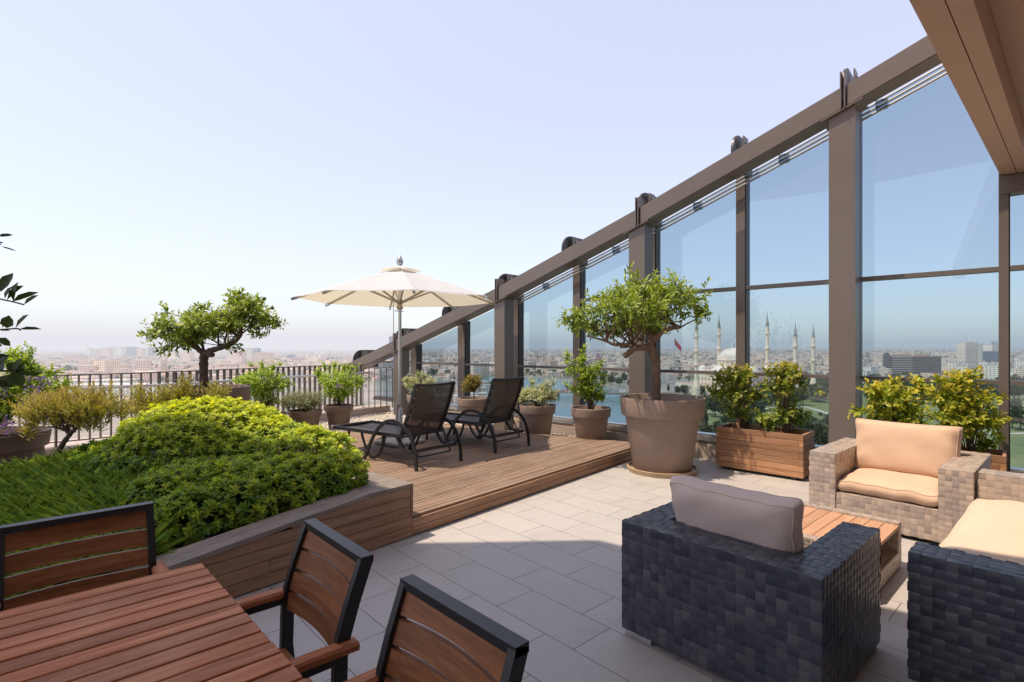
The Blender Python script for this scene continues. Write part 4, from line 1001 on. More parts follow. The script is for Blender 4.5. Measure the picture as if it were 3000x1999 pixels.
# --- potted shrubs
def ez(zx, zy, sc_, lst, d): return [E(zx + a / sc_, zy + b / sc_, ra / sc_, rb_ / sc_, d, 1.0, dd) for a, b, ra, rb_, dd in [(q + (0,))[:5] for q in lst]]
L6 = lambda lst, d: ez(600, 950, 3.485, lst, d)
plant('green_shrub', 'bushy bright green shrub behind the hedge right of the citrus trunk', 'shrub', (xC, yC, .40), L6([(600, 570, 180, 130), (430, 600, 110, 65), (790, 600, 95, 75), (640, 760, 105, 100), (470, 420, 22, 50), (590, 410, 22, 50), (700, 430, 26, 50), (775, 420, 20, 45), (340, 580, 40, 40), (560, 690, 110, 70)], 8.6), 620, 9, .036, .021, LM_BUSH, tl=.12, tip=.45, hmul=.5, stems=26, toneb=-.05)
plant('flowering_shrub', 'bright green shrub with one purple flower cluster left of the parasol pole', 'shrub', (xE, yE, .44), L6([(1370, 570, 215, 105), (1370, 690, 165, 90), (1225, 420, 28, 55), (1320, 415, 26, 50), (1420, 450, 28, 50), (1545, 440, 26, 48), (1160, 500, 36, 45), (1480, 470, 30, 50), (1575, 600, 45, 60)], 9.5), 640, 9, .036, .021, LM_BUSH, tl=.12, tip=.55, hmul=.4, stems=26, flowers=[(P3(600 + 1362 / 3.485, 950 + 636 / 3.485, 9.1), .035, 60), (P3(600 + 1640 / 3.485, 950 + 640 / 3.485, 9.4), .025, 26)])
plant('grey_shrub', 'low rounded grey green shrub between the two bright green bushes', 'shrub', (xD, yD, .40), L6([(985, 775, 225, 95), (880, 790, 120, 80), (1080, 790, 130, 80)], 9.1), 760, 9, .03, .011, LM_GREY, tl=.10, tip=.5, stems=20)
L5 = lambda lst, d: ez(1000, 950, 3.485, lst, d)
plant('variegated_shrub', 'white variegated shrub behind the backrest of the near lounger', 'shrub', (xF, yF, .55), L5([(790, 640, 130, 75), (700, 600, 60, 70), (880, 610, 70, 60), (790, 530, 30, 50), (660, 560, 25, 40), (930, 580, 30, 25), (850, 545, 20, 35)], 10.3), 420, 9, .034, .017, LM_VARI, tl=.12, tip=.5, stems=24)
plant('little_tree', 'little ball shaped tree with orange tips between the loungers', 'shrub', (xG, yG, .54), L5([(1330, 610, 85, 65), (1365, 560, 70, 60), (1300, 640, 70, 50), (1400, 620, 35, 50)], 9.6), 330, 9, .032, .014, LM_NANDI, tl=.10, tip=.6, stems=18, trunk=[([(xG, yG, .5), (xG + .01, yG, .62), (xG - .01, yG, .74)], (.014, .01))], stem_from=[(xG, yG, .72)])
L4 = lambda lst, d: ez(1250, 900, 3.361, lst, d)
plant('variegated_shrub', 'white variegated mound right of the far lounger', 'shrub', (xH, yH, .55), L4([(1085, 865, 175, 78), (960, 880, 80, 65), (1210, 870, 75, 70), (1040, 745, 30, 45), (1235, 750, 22, 55), (1150, 775, 60, 40), (1290, 830, 18, 25)], 8.5), 640, 9, .033, .016, LM_VARI, tl=.11, tip=.45, stems=24)
f4 = lambda x, y: P3(1250 + x / 3.361, 900 + y / 3.361, 7.85)
plant('flowering_shrub', 'tall loose shrub with yellow green shoots and purple flowers left of the huge pot', 'shrub', (xI, yI, .56), L4([(1550, 430, 22, 85), (1530, 520, 40, 70), (1385, 500, 28, 70), (1430, 580, 45, 60), (1590, 660, 95, 90), (1745, 700, 34, 70), (1715, 540, 26, 70), (1640, 830, 105, 100), (1560, 800, 70, 100), (1430, 800, 60, 32), (1385, 775, 26, 25), (1500, 660, 70, 60), (1680, 600, 36, 60), (1390, 635, 35, 25), (1720, 880, 50, 30)], 8.0), 560, 9, .036, .021, LM_BUSH, tl=.12, tip=.55, hmul=.45, stems=30, flowers=[(f4(1690, 480), .03, 40), (f4(1700, 520), .03, 30), (f4(1485, 670), .02, 26), (f4(1365, 808), .028, 30), (f4(1580, 550), .022, 26)])
Lj = lambda lst, d: ez(1900, 880, 3.4836, lst, d)
bJ = [(6.72, 2.95, .46), (6.70, 2.45, .46)]
plant('photinia_shrub', 'dense shrub with orange new leaves in the left half of the plank box', 'shrub', bJ[0], Lj([(900, 775, 180, 85), (740, 800, 80, 60), (1020, 760, 70, 60), (880, 940, 200, 110), (920, 1110, 130, 110), (660, 930, 60, 40), (640, 1010, 24, 16), (1110, 960, 60, 70), (905, 680, 22, 38)], 6.65), 250, 8, .060, .035, LM_PHOT, tl=.14, tip=.42, hmul=.5, shell=.3, stems=22)
plant('photinia_shrub', 'looser shrub with orange new leaves and one long side shoot in the plank box', 'shrub', bJ[1], Lj([(1380, 750, 170, 70), (1210, 740, 50, 28), (1360, 880, 180, 90), (1400, 1120, 150, 100), (1250, 1240, 110, 50), (1690, 930, 36, 34), (1560, 830, 50, 60), (1640, 1120, 26, 18), (1530, 1200, 80, 60), (1150, 1190, 60, 50), (1400, 690, 28, 36)], 6.35), 235, 8, .060, .035, LM_PHOT, tl=.14, tip=.4, hmul=.5, shell=.3, stems=26)
Lk = lambda lst, d: ez(2500, 960, 4.238, lst, d)
bK = [(6.75, 1.25, .46), (6.73, .78, .46)]
plant('photinia_shrub', 'yellow green shrub with orange shoots behind the armchair nearest the wide column', 'shrub', bK[0], Lk([(430, 850, 260, 130), (560, 1010, 290, 130), (800, 760, 110, 80), (230, 780, 90, 70), (70, 1030, 70, 50), (230, 1110, 100, 60), (820, 640, 40, 45), (520, 700, 40, 40), (600, 1180, 240, 80)], 5.45), 280, 8, .058, .034, LM_PHOTB, tl=.14, tip=.45, hmul=.45, shell=.35, stems=26)
plant('photinia_shrub', 'yellow green shrub with orange shoots behind the armchair nearest the corner post', 'shrub', bK[1], Lk([(1330, 660, 190, 80), (1060, 640, 50, 45), (1540, 600, 40, 30), (1180, 880, 220, 120), (1480, 930, 220, 150), (1390, 1180, 270, 150), (1740, 1150, 100, 60), (1720, 860, 90, 40), (1640, 1430, 80, 50), (1830, 1340, 60, 30), (1080, 1080, 140, 110), (1250, 1050, 160, 120)], 5.1), 320, 8, .058, .034, LM_PHOTB, tl=.14, tip=.45, hmul=.45, shell=.35, stems=30)
Lz = lambda lst, d: ez(0, 950, 3.4844, lst, d)
fz = lambda x, y: P3(x / 3.4844, 950 + y / 3.4844, 5.6)
plant('flowering_shrub', 'big purple flowering shrub at the left edge in the broad brown pot', 'shrub', (xL, yL, .55), Lz([(200, 640, 230, 110), (60, 820, 160, 160), (380, 640, 160, 90), (600, 640, 100, 65), (60, 370, 70, 90), (180, 330, 80, 70), (310, 290, 30, 60), (360, 480, 50, 60), (520, 500, 60, 40), (240, 450, 120, 100), (30, 1000, 90, 70), (-150, 700, 160, 200)], 5.85), 760, 9, .042, .026, LM_BUSH, tl=.13, tip=.4, hmul=.5, toneb=-.06, stems=30,
      flowers=[(fz(x, y), r * .8, n_ * 6 // 10) for x, y, r, n_ in ((400, 565, .03, 40), (280, 550, .025, 26), (490, 600, .025, 30), (390, 650, .035, 46), (295, 675, .025, 28), (400, 710, .03, 34), (30, 650, .03, 30), (35, 720, .03, 26), (75, 1010, .05, 80), (30, 1040, .05, 60), (100, 1050, .04, 50), (85, 1100, .03, 30), (320, 630, .02, 18), (565, 540, .02, 18))])
plant('olive_shrub', 'leaning olive brown shrub with thin dark trunk rising from the planter grass', 'shrub', P3(150, 1355, 5.45), Lz([(760, 820, 420, 110), (450, 880, 240, 120), (1000, 860, 280, 100), (620, 760, 90, 80), (750, 640, 34, 90), (1100, 720, 40, 80), (900, 740, 100, 60), (330, 960, 110, 140), (300, 1100, 80, 70), (1250, 900, 90, 60), (950, 1000, 180, 80), (650, 960, 200, 70), (200, 830, 50, 70)], 5.45), 620, 8, .078, .0125, LM_OLIVE, tl=.17, tip=.45, shell=.2, upb=1.5, spread=.5, stems=40, stem_r=.005, trunk=[([P3(150, 1355, 5.45), P3(168, 1328, 5.45), P3(186, 1298, 5.42), P3(207, 1270, 5.4)], (.032, .022)), ([P3(207, 1272, 5.4), P3(180, 1256, 5.4), P3(140, 1250, 5.4)], (.014, .006)), ([P3(205, 1272, 5.4), P3(230, 1245, 5.4), P3(240, 1220, 5.4)], (.016, .006))], bark=M_TRUNKD, stem_from=[P3(207, 1270, 5.4), P3(180, 1256, 5.4), P3(225, 1250, 5.4)])
L0 = lambda lst, d: ez(0, 600, 2.353, lst, d)
plant('olive_shrub', 'smaller olive brown shrub just behind the hedge under the citrus tree', 'shrub', P3(480, 1240, 6.4), L0([(1100, 1380, 160, 75), (960, 1330, 50, 80), (1210, 1310, 90, 70), (1000, 1420, 80, 80), (1320, 1330, 40, 40), (1480, 1300, 90, 40), (1270, 1240, 30, 40), (910, 1400, 30, 50)], 6.4), 360, 8, .085, .0125, LM_OLIVE, tl=.18, tip=.3, shell=.2, upb=1.6, spread=.45, stems=30, stem_r=.005)

# --- shade branch hanging in at the left edge
ft = Vector((-1.0, 4.05, .30)); t = thing('fig_tree', 'dark leafy branches reaching in at the left edge', 'tree', ft)
lv = []; tw = MB(); DF = 2.75
def leaf_px(px, py, ang, ln, wd, dd=0.0):
    s = (DF + dd) / FOC; p = np.array(spot(px, py, DF + dd)) - np.array(ft); a = rad(ang)
    dr = np.array([SH, -CH, 0]) * math.cos(a) + np.array([0, 0, 1]) * math.sin(a) + np.array([CH, SH, 0]) * random.uniform(-.35, .35)
    up = np.array([-CH, -SH, 0]) * .9 + np.array([0, 0, .5]) + RNG.normal(scale=.25, size=3)
    v, f = leaf_arrays(p[None], dr[None], up[None], np.array([ln * s]), np.array([wd * s]), .16, .18); lv.append((v, f, np.array([random.random() * .5])))
for q in [(2, 856, 80, 66, 40), (14, 876, 66, 42, 22), (20, 880, 42, 70, 34), (40, 884, 76, 60, 34), (36, 884, 35, 66, 26), (70, 892, 32, 56, 17), (-6, 692, 15, 34, 12), (-8, 712, 2, 22, 8), (2, 722, -14, 40, 5), (20, 962, 75, 38, 34), (45, 962, 48, 60, 27), (55, 965, 8, 55, 16), (5, 960, 40, 16, 8), (-4, 967, 3, 26, 9), (-2, 990, -42, 34, 22), (-2, 1005, -70, 12, 8),
          (42, 1090, 65, 46, 26), (40, 1085, 20, 46, 30), (38, 1085, -18, 66, 24), (34, 1090, -60, 48, 42), (10, 1085, 160, 40, 40), (16, 1068, -20, 48, 30), (20, 1100, -100, 46, 48), (-4, 1075, 50, 40, 34), (-6, 1105, -30, 50, 44), (-20, 1060, 30, 40, 30)]: leaf_px(*q)
for i in range(240):    # the rest of the crown outside the picture
    a = RNG.normal(scale=(70, 150)); leaf_px(-190 + a[0] * .8, 880 + a[1], random.uniform(-60, 80), random.uniform(45, 70), random.uniform(18, 36), random.uniform(-.3, .4))
leaf_object('foliage', lv, LM_DARK, t)
def q3(px, py, dd=0): return spot(px, py, DF + dd) - ft
for P, r in (([q3(-160, 870, .1), q3(-40, 862), q3(0, 876), q3(36, 884), q3(70, 893)], .004), ([q3(-160, 960, .1), q3(-40, 968), q3(4, 966), q3(50, 963), q3(60, 968)], .004), ([q3(-160, 1080), q3(-40, 1085), q3(36, 1088)], .006), ([q3(-160, 700, .1), q3(-40, 700), q3(-4, 695)], .003)): tw.tube(bezier_pts(P, 4), r, 5)
tw.build('twigs', M_TRUNKD, t)
c = MB(); c.tube(bezier_pts([Vector((0, 0, 0)), Vector((.08, -.1, .5)), q3(-190, 1000, .1), q3(-180, 850, .1), q3(-170, 700, .1)], 5), [.035 - .0013 * i for i in range(21)], 8); c.build('trunk', M_TRUNKD, t)

# ================================================================ the clipped hedge
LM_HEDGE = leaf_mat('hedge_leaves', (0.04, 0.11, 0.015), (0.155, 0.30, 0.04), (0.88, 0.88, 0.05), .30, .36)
hedge_e = [E(610, 1325, 250, 148, 5.35, .85), E(520, 1370, 220, 110, 5.1, .8), E(915, 1392, 155, 128, 4.85, .9), E(780, 1345, 170, 110, 5.2, .9), E(760, 1470, 190, 125, 4.45, .7), E(600, 1480, 200, 130, 4.4, .7), E(395, 1375, 150, 75, 5.3, .9), E(520, 1560, 110, 100, 3.95, .6), E(960, 1450, 110, 80, 4.5, .6), E(300, 1350, 90, 50, 5.4, .8), E(480, 1470, 110, 90, 4.5, .7),
           E(560, 1535, 120, 95, 3.5, .6), E(490, 1480, 110, 90, 3.8, .7), E(680, 1495, 120, 85, 3.66, .6), E(800, 1455, 120, 80, 3.88, .55), E(920, 1415, 110, 70, 4.08, .55), E(1000, 1390, 75, 60, 4.2, .6), E(650, 1460, 160, 100, 4.0, .7), E(860, 1430, 140, 90, 4.2, .6)]
hb = spot(680, PCY, 4.9); hbase = (hb.x, hb.y, .3)
t = thing('clipped_hedge', 'large rounded clipped shrub with sunlit yellow green top in the planter', 'hedge', hbase)
def soil_z(x, y):
    u = (x - deckO.x) * math.cos(DA) + (y - deckO.y) * math.sin(DA); return zt(u) - .07
def hedge_points(n, inset):
    vol = np.array([(e_[1][0] * e_[1][1] + e_[1][0] * e_[1][2] + e_[1][1] * e_[1][2]) for e_ in hedge_e]); vol /= vol.sum()
    k = RNG.choice(len(hedge_e), size=n, p=vol); d = rnd_dirs(n)
    cs = np.array([tuple(e_[0]) for e_ in hedge_e]); rs = np.array([e_[1] for e_ in hedge_e])
    R3 = np.array([[SH, -CH, 0], [CH, SH, 0], [0, 0, 1]])
    p = cs[k] + (d * rs[k] * (1 - inset * RNG.random((n, 1))) * (1 + .05 * RNG.normal(size=(n, 1)))) @ R3; o = nrm((d / rs[k]) @ R3)
    keep = np.ones(n, bool)
    for i, (c_, r_) in enumerate(zip(cs, rs)):
        q = ((p - c_) @ R3.T) / r_; keep &= (np.linalg.norm(q, axis=1) > (.86 - inset)) | (k == i)
    uu = (p[:, 0] - deckO.x) * math.cos(DA) + (p[:, 1] - deckO.y) * math.sin(DA); vv = -(p[:, 0] - deckO.x) * math.sin(DA) + (p[:, 1] - deckO.y) * math.cos(DA)
    sz = np.where(uu > -.4, .437, .437 + .0955 * (uu + .4)) - .06
    keep &= (p[:, 2] > sz) & (vv > .17) & (uu < .10)
    return p[keep], o[keep]
p, o = hedge_points(19000, 0.06)
def rosettes(p, o, k, L, W, tb):
    n = len(p); ax = nrm(o * .9 + np.array([0, 0, .55]) + RNG.normal(scale=.25, size=(n, 3))); ref = nrm(np.cross(ax, np.array([.2, .3, 1.]) + RNG.normal(scale=.2, size=(n, 3)))); r2_ = np.cross(ax, ref); out = []
    size = .75 + .5 * RNG.random(n)
    young = np.clip(RNG.normal(.16, .17, n), 0, 1)
    hi = np.clip((p[:, 2] - .50) / .40, 0, 1)  # yellow rises with height: young growth plus sunlight painted into the leaves
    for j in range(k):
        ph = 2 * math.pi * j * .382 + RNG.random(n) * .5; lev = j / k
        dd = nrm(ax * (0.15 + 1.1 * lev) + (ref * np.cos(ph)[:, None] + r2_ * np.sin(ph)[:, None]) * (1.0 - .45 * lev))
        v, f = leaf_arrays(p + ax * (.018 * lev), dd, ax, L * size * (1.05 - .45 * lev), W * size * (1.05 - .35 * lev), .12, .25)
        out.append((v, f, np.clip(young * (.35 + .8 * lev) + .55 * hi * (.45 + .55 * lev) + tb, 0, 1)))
    return out
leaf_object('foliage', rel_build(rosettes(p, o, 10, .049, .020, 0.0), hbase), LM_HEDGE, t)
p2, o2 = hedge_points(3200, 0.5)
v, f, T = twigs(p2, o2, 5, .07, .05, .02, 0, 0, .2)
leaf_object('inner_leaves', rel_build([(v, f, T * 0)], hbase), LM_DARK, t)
c = MB(); hbv = Vector(hbase)
for i in range(70):
    px = random.uniform(480, 1060); d = random.uniform(4.2, 5.2); a = spot(px, PCY, d); a.z = soil_z(a.x, a.y) + .0
    b_ = a + Vector((random.uniform(-.2, .2), random.uniform(-.25, .1), random.uniform(.15, .4))); m_ = a.lerp(b_, .5) + Vector((random.uniform(-.06, .06), random.uniform(-.06, .06), 0))
    vv_ = -(b_.x - deckO.x) * math.sin(DA) + (b_.y - deckO.y) * math.cos(DA); va_ = -(a.x - deckO.x) * math.sin(DA) + (a.y - deckO.y) * math.cos(DA); ua_ = (a.x - deckO.x) * math.cos(DA) + (a.y - deckO.y) * math.sin(DA)
    if va_ < .2 or vv_ < .1 or ua_ > -.05: continue
    c.tube(bezier_pts([a - hbv, m_ - hbv, b_ - hbv], 4), [.009 - .0007 * k for k in range(9)], 5)
tag(c.build('stems', M_TWIG, t), kind='stuff')

# ================================================================ planter grass
LM_GRASS = leaf_mat('grass_blades', (0.07, 0.15, 0.035), (0.22, 0.38, 0.085), (0.55, 0.60, 0.12), .3, .38)
gp_ = []; 
while len(gp_) < 1150:
    u = random.uniform(-3.6, -.45); vv_ = random.uniform(.24, 3.65)
    q = MD @ Vector((u, vv_, 0)); x, y = q.x + deckO.x, q.y + deckO.y; d = x * CH + y * SH; r = x * SH - y * CH
    if d < 1.5: continue
    px = PCX + FOC * r / d
    if px < -250 or px > 430 + max(0, d - 4.6) * 60: continue
    gp_.append((x, y, zt(u) - .07, 0.0))
gp_ = np.array(gp_); parts_ = []
for j in range(22):
    n = len(gp_); ph = RNG.random(n) * 6.28; el = .45 + .95 * RNG.random(n)
    dd = np.stack([np.cos(ph) * np.cos(el), np.sin(ph) * np.cos(el), np.sin(el)], 1); L_ = .14 + .15 * RNG.random(n)
    base = gp_[:, :3] + RNG.normal(scale=(.009, .009, .004), size=(n, 3)) + np.array([0, 0, .015])
    v, f = leaf_arrays(base, dd, np.tile([0, 0, 1.0], (n, 1)), L_, .0105 + .004 * RNG.random(n), .1, .5)
    parts_.append((v, f, np.clip(RNG.random(n) * .9 - .25, 0, 1)))
tag(leaf_object('grass', parts_, LM_GRASS), 'long dark green mondo grass filling the planter', 'grass', kind='stuff')
# ================================================================ the city below (ground about 56 m under the terrace)
G = -55.0
def facade_mat(name, cols, win=(0.09, 0.10, 0.12), fw=3.4, fh=3.1, sx=(0.28, 0.72), sz=(0.3, 0.72), roof=(0.42, 0.36, 0.32), rough=0.7):
    m, nt, b = mat(name)
    g = N(nt, 'ShaderNodeNewGeometry'); t = N(nt, 'ShaderNodeTexCoord')
    po = N(nt, 'ShaderNodeSeparateXYZ'); nt.links.new(t.outputs['Object'], po.inputs[0])
    vt = N(nt, 'ShaderNodeVectorTransform', vector_type='NORMAL', convert_from='WORLD', convert_to='OBJECT'); nt.links.new(g.outputs['True Normal'], vt.inputs[0])
    no = N(nt, 'ShaderNodeSeparateXYZ'); nt.links.new(vt.outputs[0], no.inputs[0])
    isx = mth(nt, 'GREATER_THAN', mth(nt, 'ABSOLUTE', no.outputs[0]), 0.7)
    h = mth(nt, 'ADD', mth(nt, 'MULTIPLY', isx, po.outputs[1]), mth(nt, 'MULTIPLY', mth(nt, 'SUBTRACT', 1.0, isx), po.outputs[0]))
    fx = mth(nt, 'FRACT', mth(nt, 'DIVIDE', mth(nt, 'ADD', h, 500.0), fw)); fz = mth(nt, 'FRACT', mth(nt, 'DIVIDE', mth(nt, 'ADD', po.outputs[2], 0.0), fh))
    def band(v, lo, hi): return mth(nt, 'MULTIPLY', mth(nt, 'GREATER_THAN', v, lo), mth(nt, 'LESS_THAN', v, hi))
    wm = mth(nt, 'MULTIPLY', band(fx, *sx), band(fz, *sz))
    top = mth(nt, 'GREATER_THAN', no.outputs[2], 0.5)
    oi = N(nt, 'ShaderNodeObjectInfo').outputs['Random']; ri = islands(nt)
    k = mth(nt, 'FRACT', mth(nt, 'ADD', oi, ri))
    c = ramp(nt, k, [(i / max(1, len(cols) - 1), cc) for i, cc in enumerate(cols)])
    dirt = noise(nt, 0.12, 4, 0.6, t.outputs['Object'])
    c = mixc(nt, 0.10, c, ramp(nt, dirt, [(0.3, (0.25, 0.22, 0.2)), (0.7, (0.6, 0.56, 0.52))]))
    wc = ramp(nt, noise(nt, 0.45, 1, 0.5, t.outputs['Object']), [(0.35, win), (0.65, tuple(x * 2.0 for x in win))])
    c = mixc(nt, wm, c, wc)
    c = mixc(nt, top, c, ramp(nt, mth(nt, 'FRACT', mth(nt, 'MULTIPLY', k, 7.0)), [(0.0, roof), (0.5, (0.62, 0.57, 0.53)), (1.0, (0.42, 0.2, 0.13))]))
    nt.links.new(c, b.inputs['Base Color']); b.inputs['Roughness'].default_value = rough
    return m
M_CREAM = facade_mat('cream_block', [(0.891, 0.700, 0.501), (0.940, 0.845, 0.652), (0.791, 0.581, 0.419), (0.940, 0.924, 0.792)])
M_WHITE = facade_mat('white_block', [(0.940, 0.924, 0.780), (0.940, 0.845, 0.746), (0.940, 0.937, 0.746)], fw=4.2, sx=(0.22, 0.6))
M_PINK = facade_mat('pink_block', [(0.891, 0.594, 0.466), (0.940, 0.713, 0.582), (0.862, 0.660, 0.536)], fw=3.0)
M_HOUSE = facade_mat('low_house', [(0.862, 0.620, 0.443), (0.940, 0.766, 0.582), (0.719, 0.475, 0.338), (0.940, 0.858, 0.722)], fw=3.6, roof=(0.40, 0.23, 0.17))
M_OFFICE = facade_mat('banded_office', [(0.30, 0.31, 0.32), (0.36, 0.36, 0.36)], win=(0.035, 0.04, 0.045), fw=200, fh=3.6, sx=(-1, 2), sz=(0.25, 0.82), roof=(0.38, 0.29, 0.24), rough=0.35)
M_OFFICED = facade_mat('dark_office', [(0.10, 0.11, 0.125), (0.13, 0.135, 0.145)], win=(0.03, 0.035, 0.042), fw=2.2, fh=3.6, sx=(0.1, 0.9), sz=(0.2, 0.8), rough=0.3)
M_BLUEG = facade_mat('blue_glass', [(0.22, 0.28, 0.34), (0.26, 0.33, 0.40)], win=(0.10, 0.15, 0.20), fw=3, fh=3.4, sx=(0.08, 0.92), sz=(0.2, 0.9), rough=0.25)
M_ROOFB = plain('rooftop_block', (0.5, 0.46, 0.43), 0.8, 0, 0.2, 0.3)
M_STONE = plain('mosque_stone', (0.92, 0.75, 0.58), 0.75, 0, 0.06, 0.15)
M_LEAD = plain('lead_dome', (0.78, 0.67, 0.58), 0.5, 0.0, 0.1, 0.3)
M_LEADS = plain('lead_spire', (0.27, 0.25, 0.24), 0.5, 0.1, 0.1, 0.3)

def ground_mat():
    m, nt, b = mat('city_ground'); v = coords(nt)
    a = noise(nt, 0.010, 6, 0.65, v); f = noise(nt, 0.12, 5, 0.7, v)
    c = ramp(nt, a, [(0.35, (0.30, 0.25, 0.21)), (0.5, (0.22, 0.20, 0.17)), (0.58, (0.10, 0.12, 0.065)), (0.7, (0.07, 0.095, 0.045))])
    c = mixc(nt, 0.4, c, ramp(nt, f, [(0.3, (0.12, 0.11, 0.10)), (0.7, (0.46, 0.40, 0.35))]))
    nt.links.new(c, b.inputs['Base Color']); b.inputs['Roughness'].default_value = 0.9; return m
mb = MB(); k = 64
ring = [[(r * math.cos(2 * math.pi * i / k), r * math.sin(2 * math.pi * i / k), 0) for i in range(k)] for r in (400, 2500, 50000)]
mb.add([(0, 0, 0)] + ring[0] + ring[1] + ring[2], [(0, 1 + i, 1 + (i + 1) % k) for i in range(k)] + [(1 + q * k + i, 1 + (q + 1) * k + i, 1 + (q + 1) * k + (i + 1) % k, 1 + q * k + (i + 1) % k) for q in range(2) for i in range(k)])
tag(mb.build('ground', ground_mat(), loc=(0, 0, G)), kind='structure')

def gp(px, py, z=G): v = ground(px, py, z); return (v.x, v.y)
def water_mat():
    m, nt, b = mat('river_water'); v = coords(nt)
    nt.links.new(ramp(nt, noise(nt, 0.006, 4, 0.6, v), [(0.3, (0.05, 0.125, 0.135)), (0.7, (0.085, 0.175, 0.185))]), b.inputs['Base Color'])
    b.inputs['Roughness'].default_value = 0.22; b.inputs['Specular IOR Level'].default_value = 0.5
    bump(nt, b, noise(nt, 0.5, 4, 0.6, coords(nt, (1, 1, 1), (0, 0, .5))), 0.35, 0.4); return m
RIV = [gp(1380, 1108), gp(1445, 1101), gp(1533, 1107), gp(1600, 1112), gp(1684, 1121), gp(1760, 1136), gp(1830, 1147), gp(1870, 1151), gp(1905, 1180), gp(1890, 1230), gp(1885, 1320), gp(1860, 1500),
       gp(1650, 1500), gp(1612, 1250), gp(1570, 1200), gp(1500, 1160), gp(1440, 1142), gp(1392, 1133)]
mb = MB(); mb.add([(x, y, G + 0.5) for x, y in RIV], [tuple(range(len(RIV)))]); tag(mb.build('river', water_mat()), kind='structure')
# park lawns and paths
def lawn_mat():
    m, nt, b = mat('park_lawn'); v = coords(nt)
    nt.links.new(ramp(nt, noise(nt, 0.03, 5, 0.65, v), [(0.35, (0.11, 0.145, 0.05)), (0.6, (0.19, 0.215, 0.085)), (0.75, (0.28, 0.25, 0.13))]), b.inputs['Base Color']); b.inputs['Roughness'].default_value = 0.95; return m
PARK = [gp(1925, 1160), gp(1960, 1148), gp(2100, 1150), gp(2300, 1138), gp(2500, 1128), gp(3100, 1128), gp(3400, 1200), gp(3400, 1700), gp(1900, 1700), gp(1905, 1300)]
mb = MB(); mb.add([(x, y, G + 0.15) for x, y in PARK], [tuple(range(len(PARK)))]); tag(mb.build('park_lawn', lawn_mat()), kind='structure')
M_PATH = plain('pale_path', (0.52, 0.46, 0.40), 0.9, 0, 0.1, 0.3)
mb = MB()
def ribbon(pix, w, z):
    P = bezier_pts([ground(x, y, G) for x, y in pix], 6); vs = []
    for i, p in enumerate(P):
        d = (P[min(i + 1, len(P) - 1)] - P[max(i - 1, 0)]).normalized(); n = Vector((-d.y, d.x, 0)) * w / 2
        vs += [(p.x + n.x, p.y + n.y, z), (p.x - n.x, p.y - n.y, z)]
    mb.add(vs, [(2 * i, 2 * i + 1, 2 * i + 3, 2 * i + 2) for i in range(len(P) - 1)])
ribbon([(2290, 1180), (2370, 1196), (2440, 1217), (2560, 1246), (2700, 1262)], 4, G + .3)
ribbon([(2350, 1232), (2430, 1252), (2520, 1280), (2640, 1330)], 4, G + .304)
ribbon([(2960, 1193), (3000, 1190), (3100, 1185)], 3.5, G + .3); ribbon([(2900, 1205), (2975, 1225), (3000, 1235), (3060, 1260)], 4, G + .308)
ribbon([(2700, 1255), (2850, 1270), (2960, 1272), (3060, 1268)], 5, G + .312); ribbon([(2020, 1200), (2100, 1210), (2200, 1205), (2290, 1190)], 3.5, G + .316)
ribbon([(1990, 1230), (1985, 1300), (1960, 1380)], 3.5, G + .32)
tag(mb.build('park_path', M_PATH), kind='structure')

LAND = [(110, 'behind the purple flowering shrub'), (250, 'above the leaning olive shrub'), (400, 'left of the citrus crown'), (560, 'under the left side of the citrus crown'), (640, 'behind the citrus trunk'), (760, 'right of the citrus trunk'), (870, 'above the bushy green shrub'), (960, 'above the grey green mound'), (1060, 'above the one-flowered green shrub'), (1200, 'beside the parasol pole'), (1290, 'above the near lounger backrest'), (1345, 'left of the little tree'), (1420, 'right above the little tree'), (1500, 'above the far lounger backrest'), (1640, 'above the white variegated mound'), (1720, 'behind the tall purple shrub'), (1850, 'just left of the huge pot'), (1930, 'behind the trunk in the huge pot'), (2020, 'below the red flag'), (2080, 'by the leftmost minaret'), (2125, 'left of the mosque dome'), (2200, 'right of the mosque dome'), (2290, 'by the fourth minaret from the left'), (2355, 'by the fifth minaret from the left'), (2500, 'by the rightmost minaret'), (2610, 'left of the dark office'), (2740, 'in line with the dark office'), (2810, 'between dark office and cream hotel'), (2870, 'below the cream hotel'), (2940, 'below the hotel with rooftop letters'), (9999, 'right of the corner post')]
def where(px): return next(t for lim, t in LAND if px < lim)
def deep(d, a, b): return ('near', 'middle distance', 'far')[min(2, int(3 * (d - a) / (b - a + 1e-6)))]
# ---- trees
FOLI = [leaf_mat('city_foliage', (0.030, 0.048, 0.020), (0.065, 0.095, 0.038), (0.10, 0.13, 0.05), 0.15, 0.7),
        leaf_mat('city_foliage_light', (0.05, 0.07, 0.03), (0.10, 0.13, 0.055), (0.14, 0.17, 0.07), 0.15, 0.7)]
M_BARK = plain('bark', (0.14, 0.095, 0.065), 0.9, 0, 0.3, 20, 0.2, bmp=0.6)
def city_tree_proto(i, shape):
    ells = [((0, 0, 6.5), (3.2, 3.2, 3.0))] + [((random.uniform(-2, 2), random.uniform(-2, 2), random.uniform(4.5, 8.5)), (1.9, 1.9, 1.7)) for _ in range(5)]
    if shape == 1: ells = [((0, 0, 7), (1.3, 1.3, 6.0)), ((0.2, 0, 5), (1.6, 1.5, 3.5))]
    p, o = clump_points(ells, 420, 0.6)
    v, f = leaf_arrays(p, o + RNG.normal(scale=.6, size=p.shape), rnd_dirs(len(p)), 1.0 + RNG.random(len(p)) * .7, 0.85, 0.15, 0.2)
    return p, v, f
protos = []
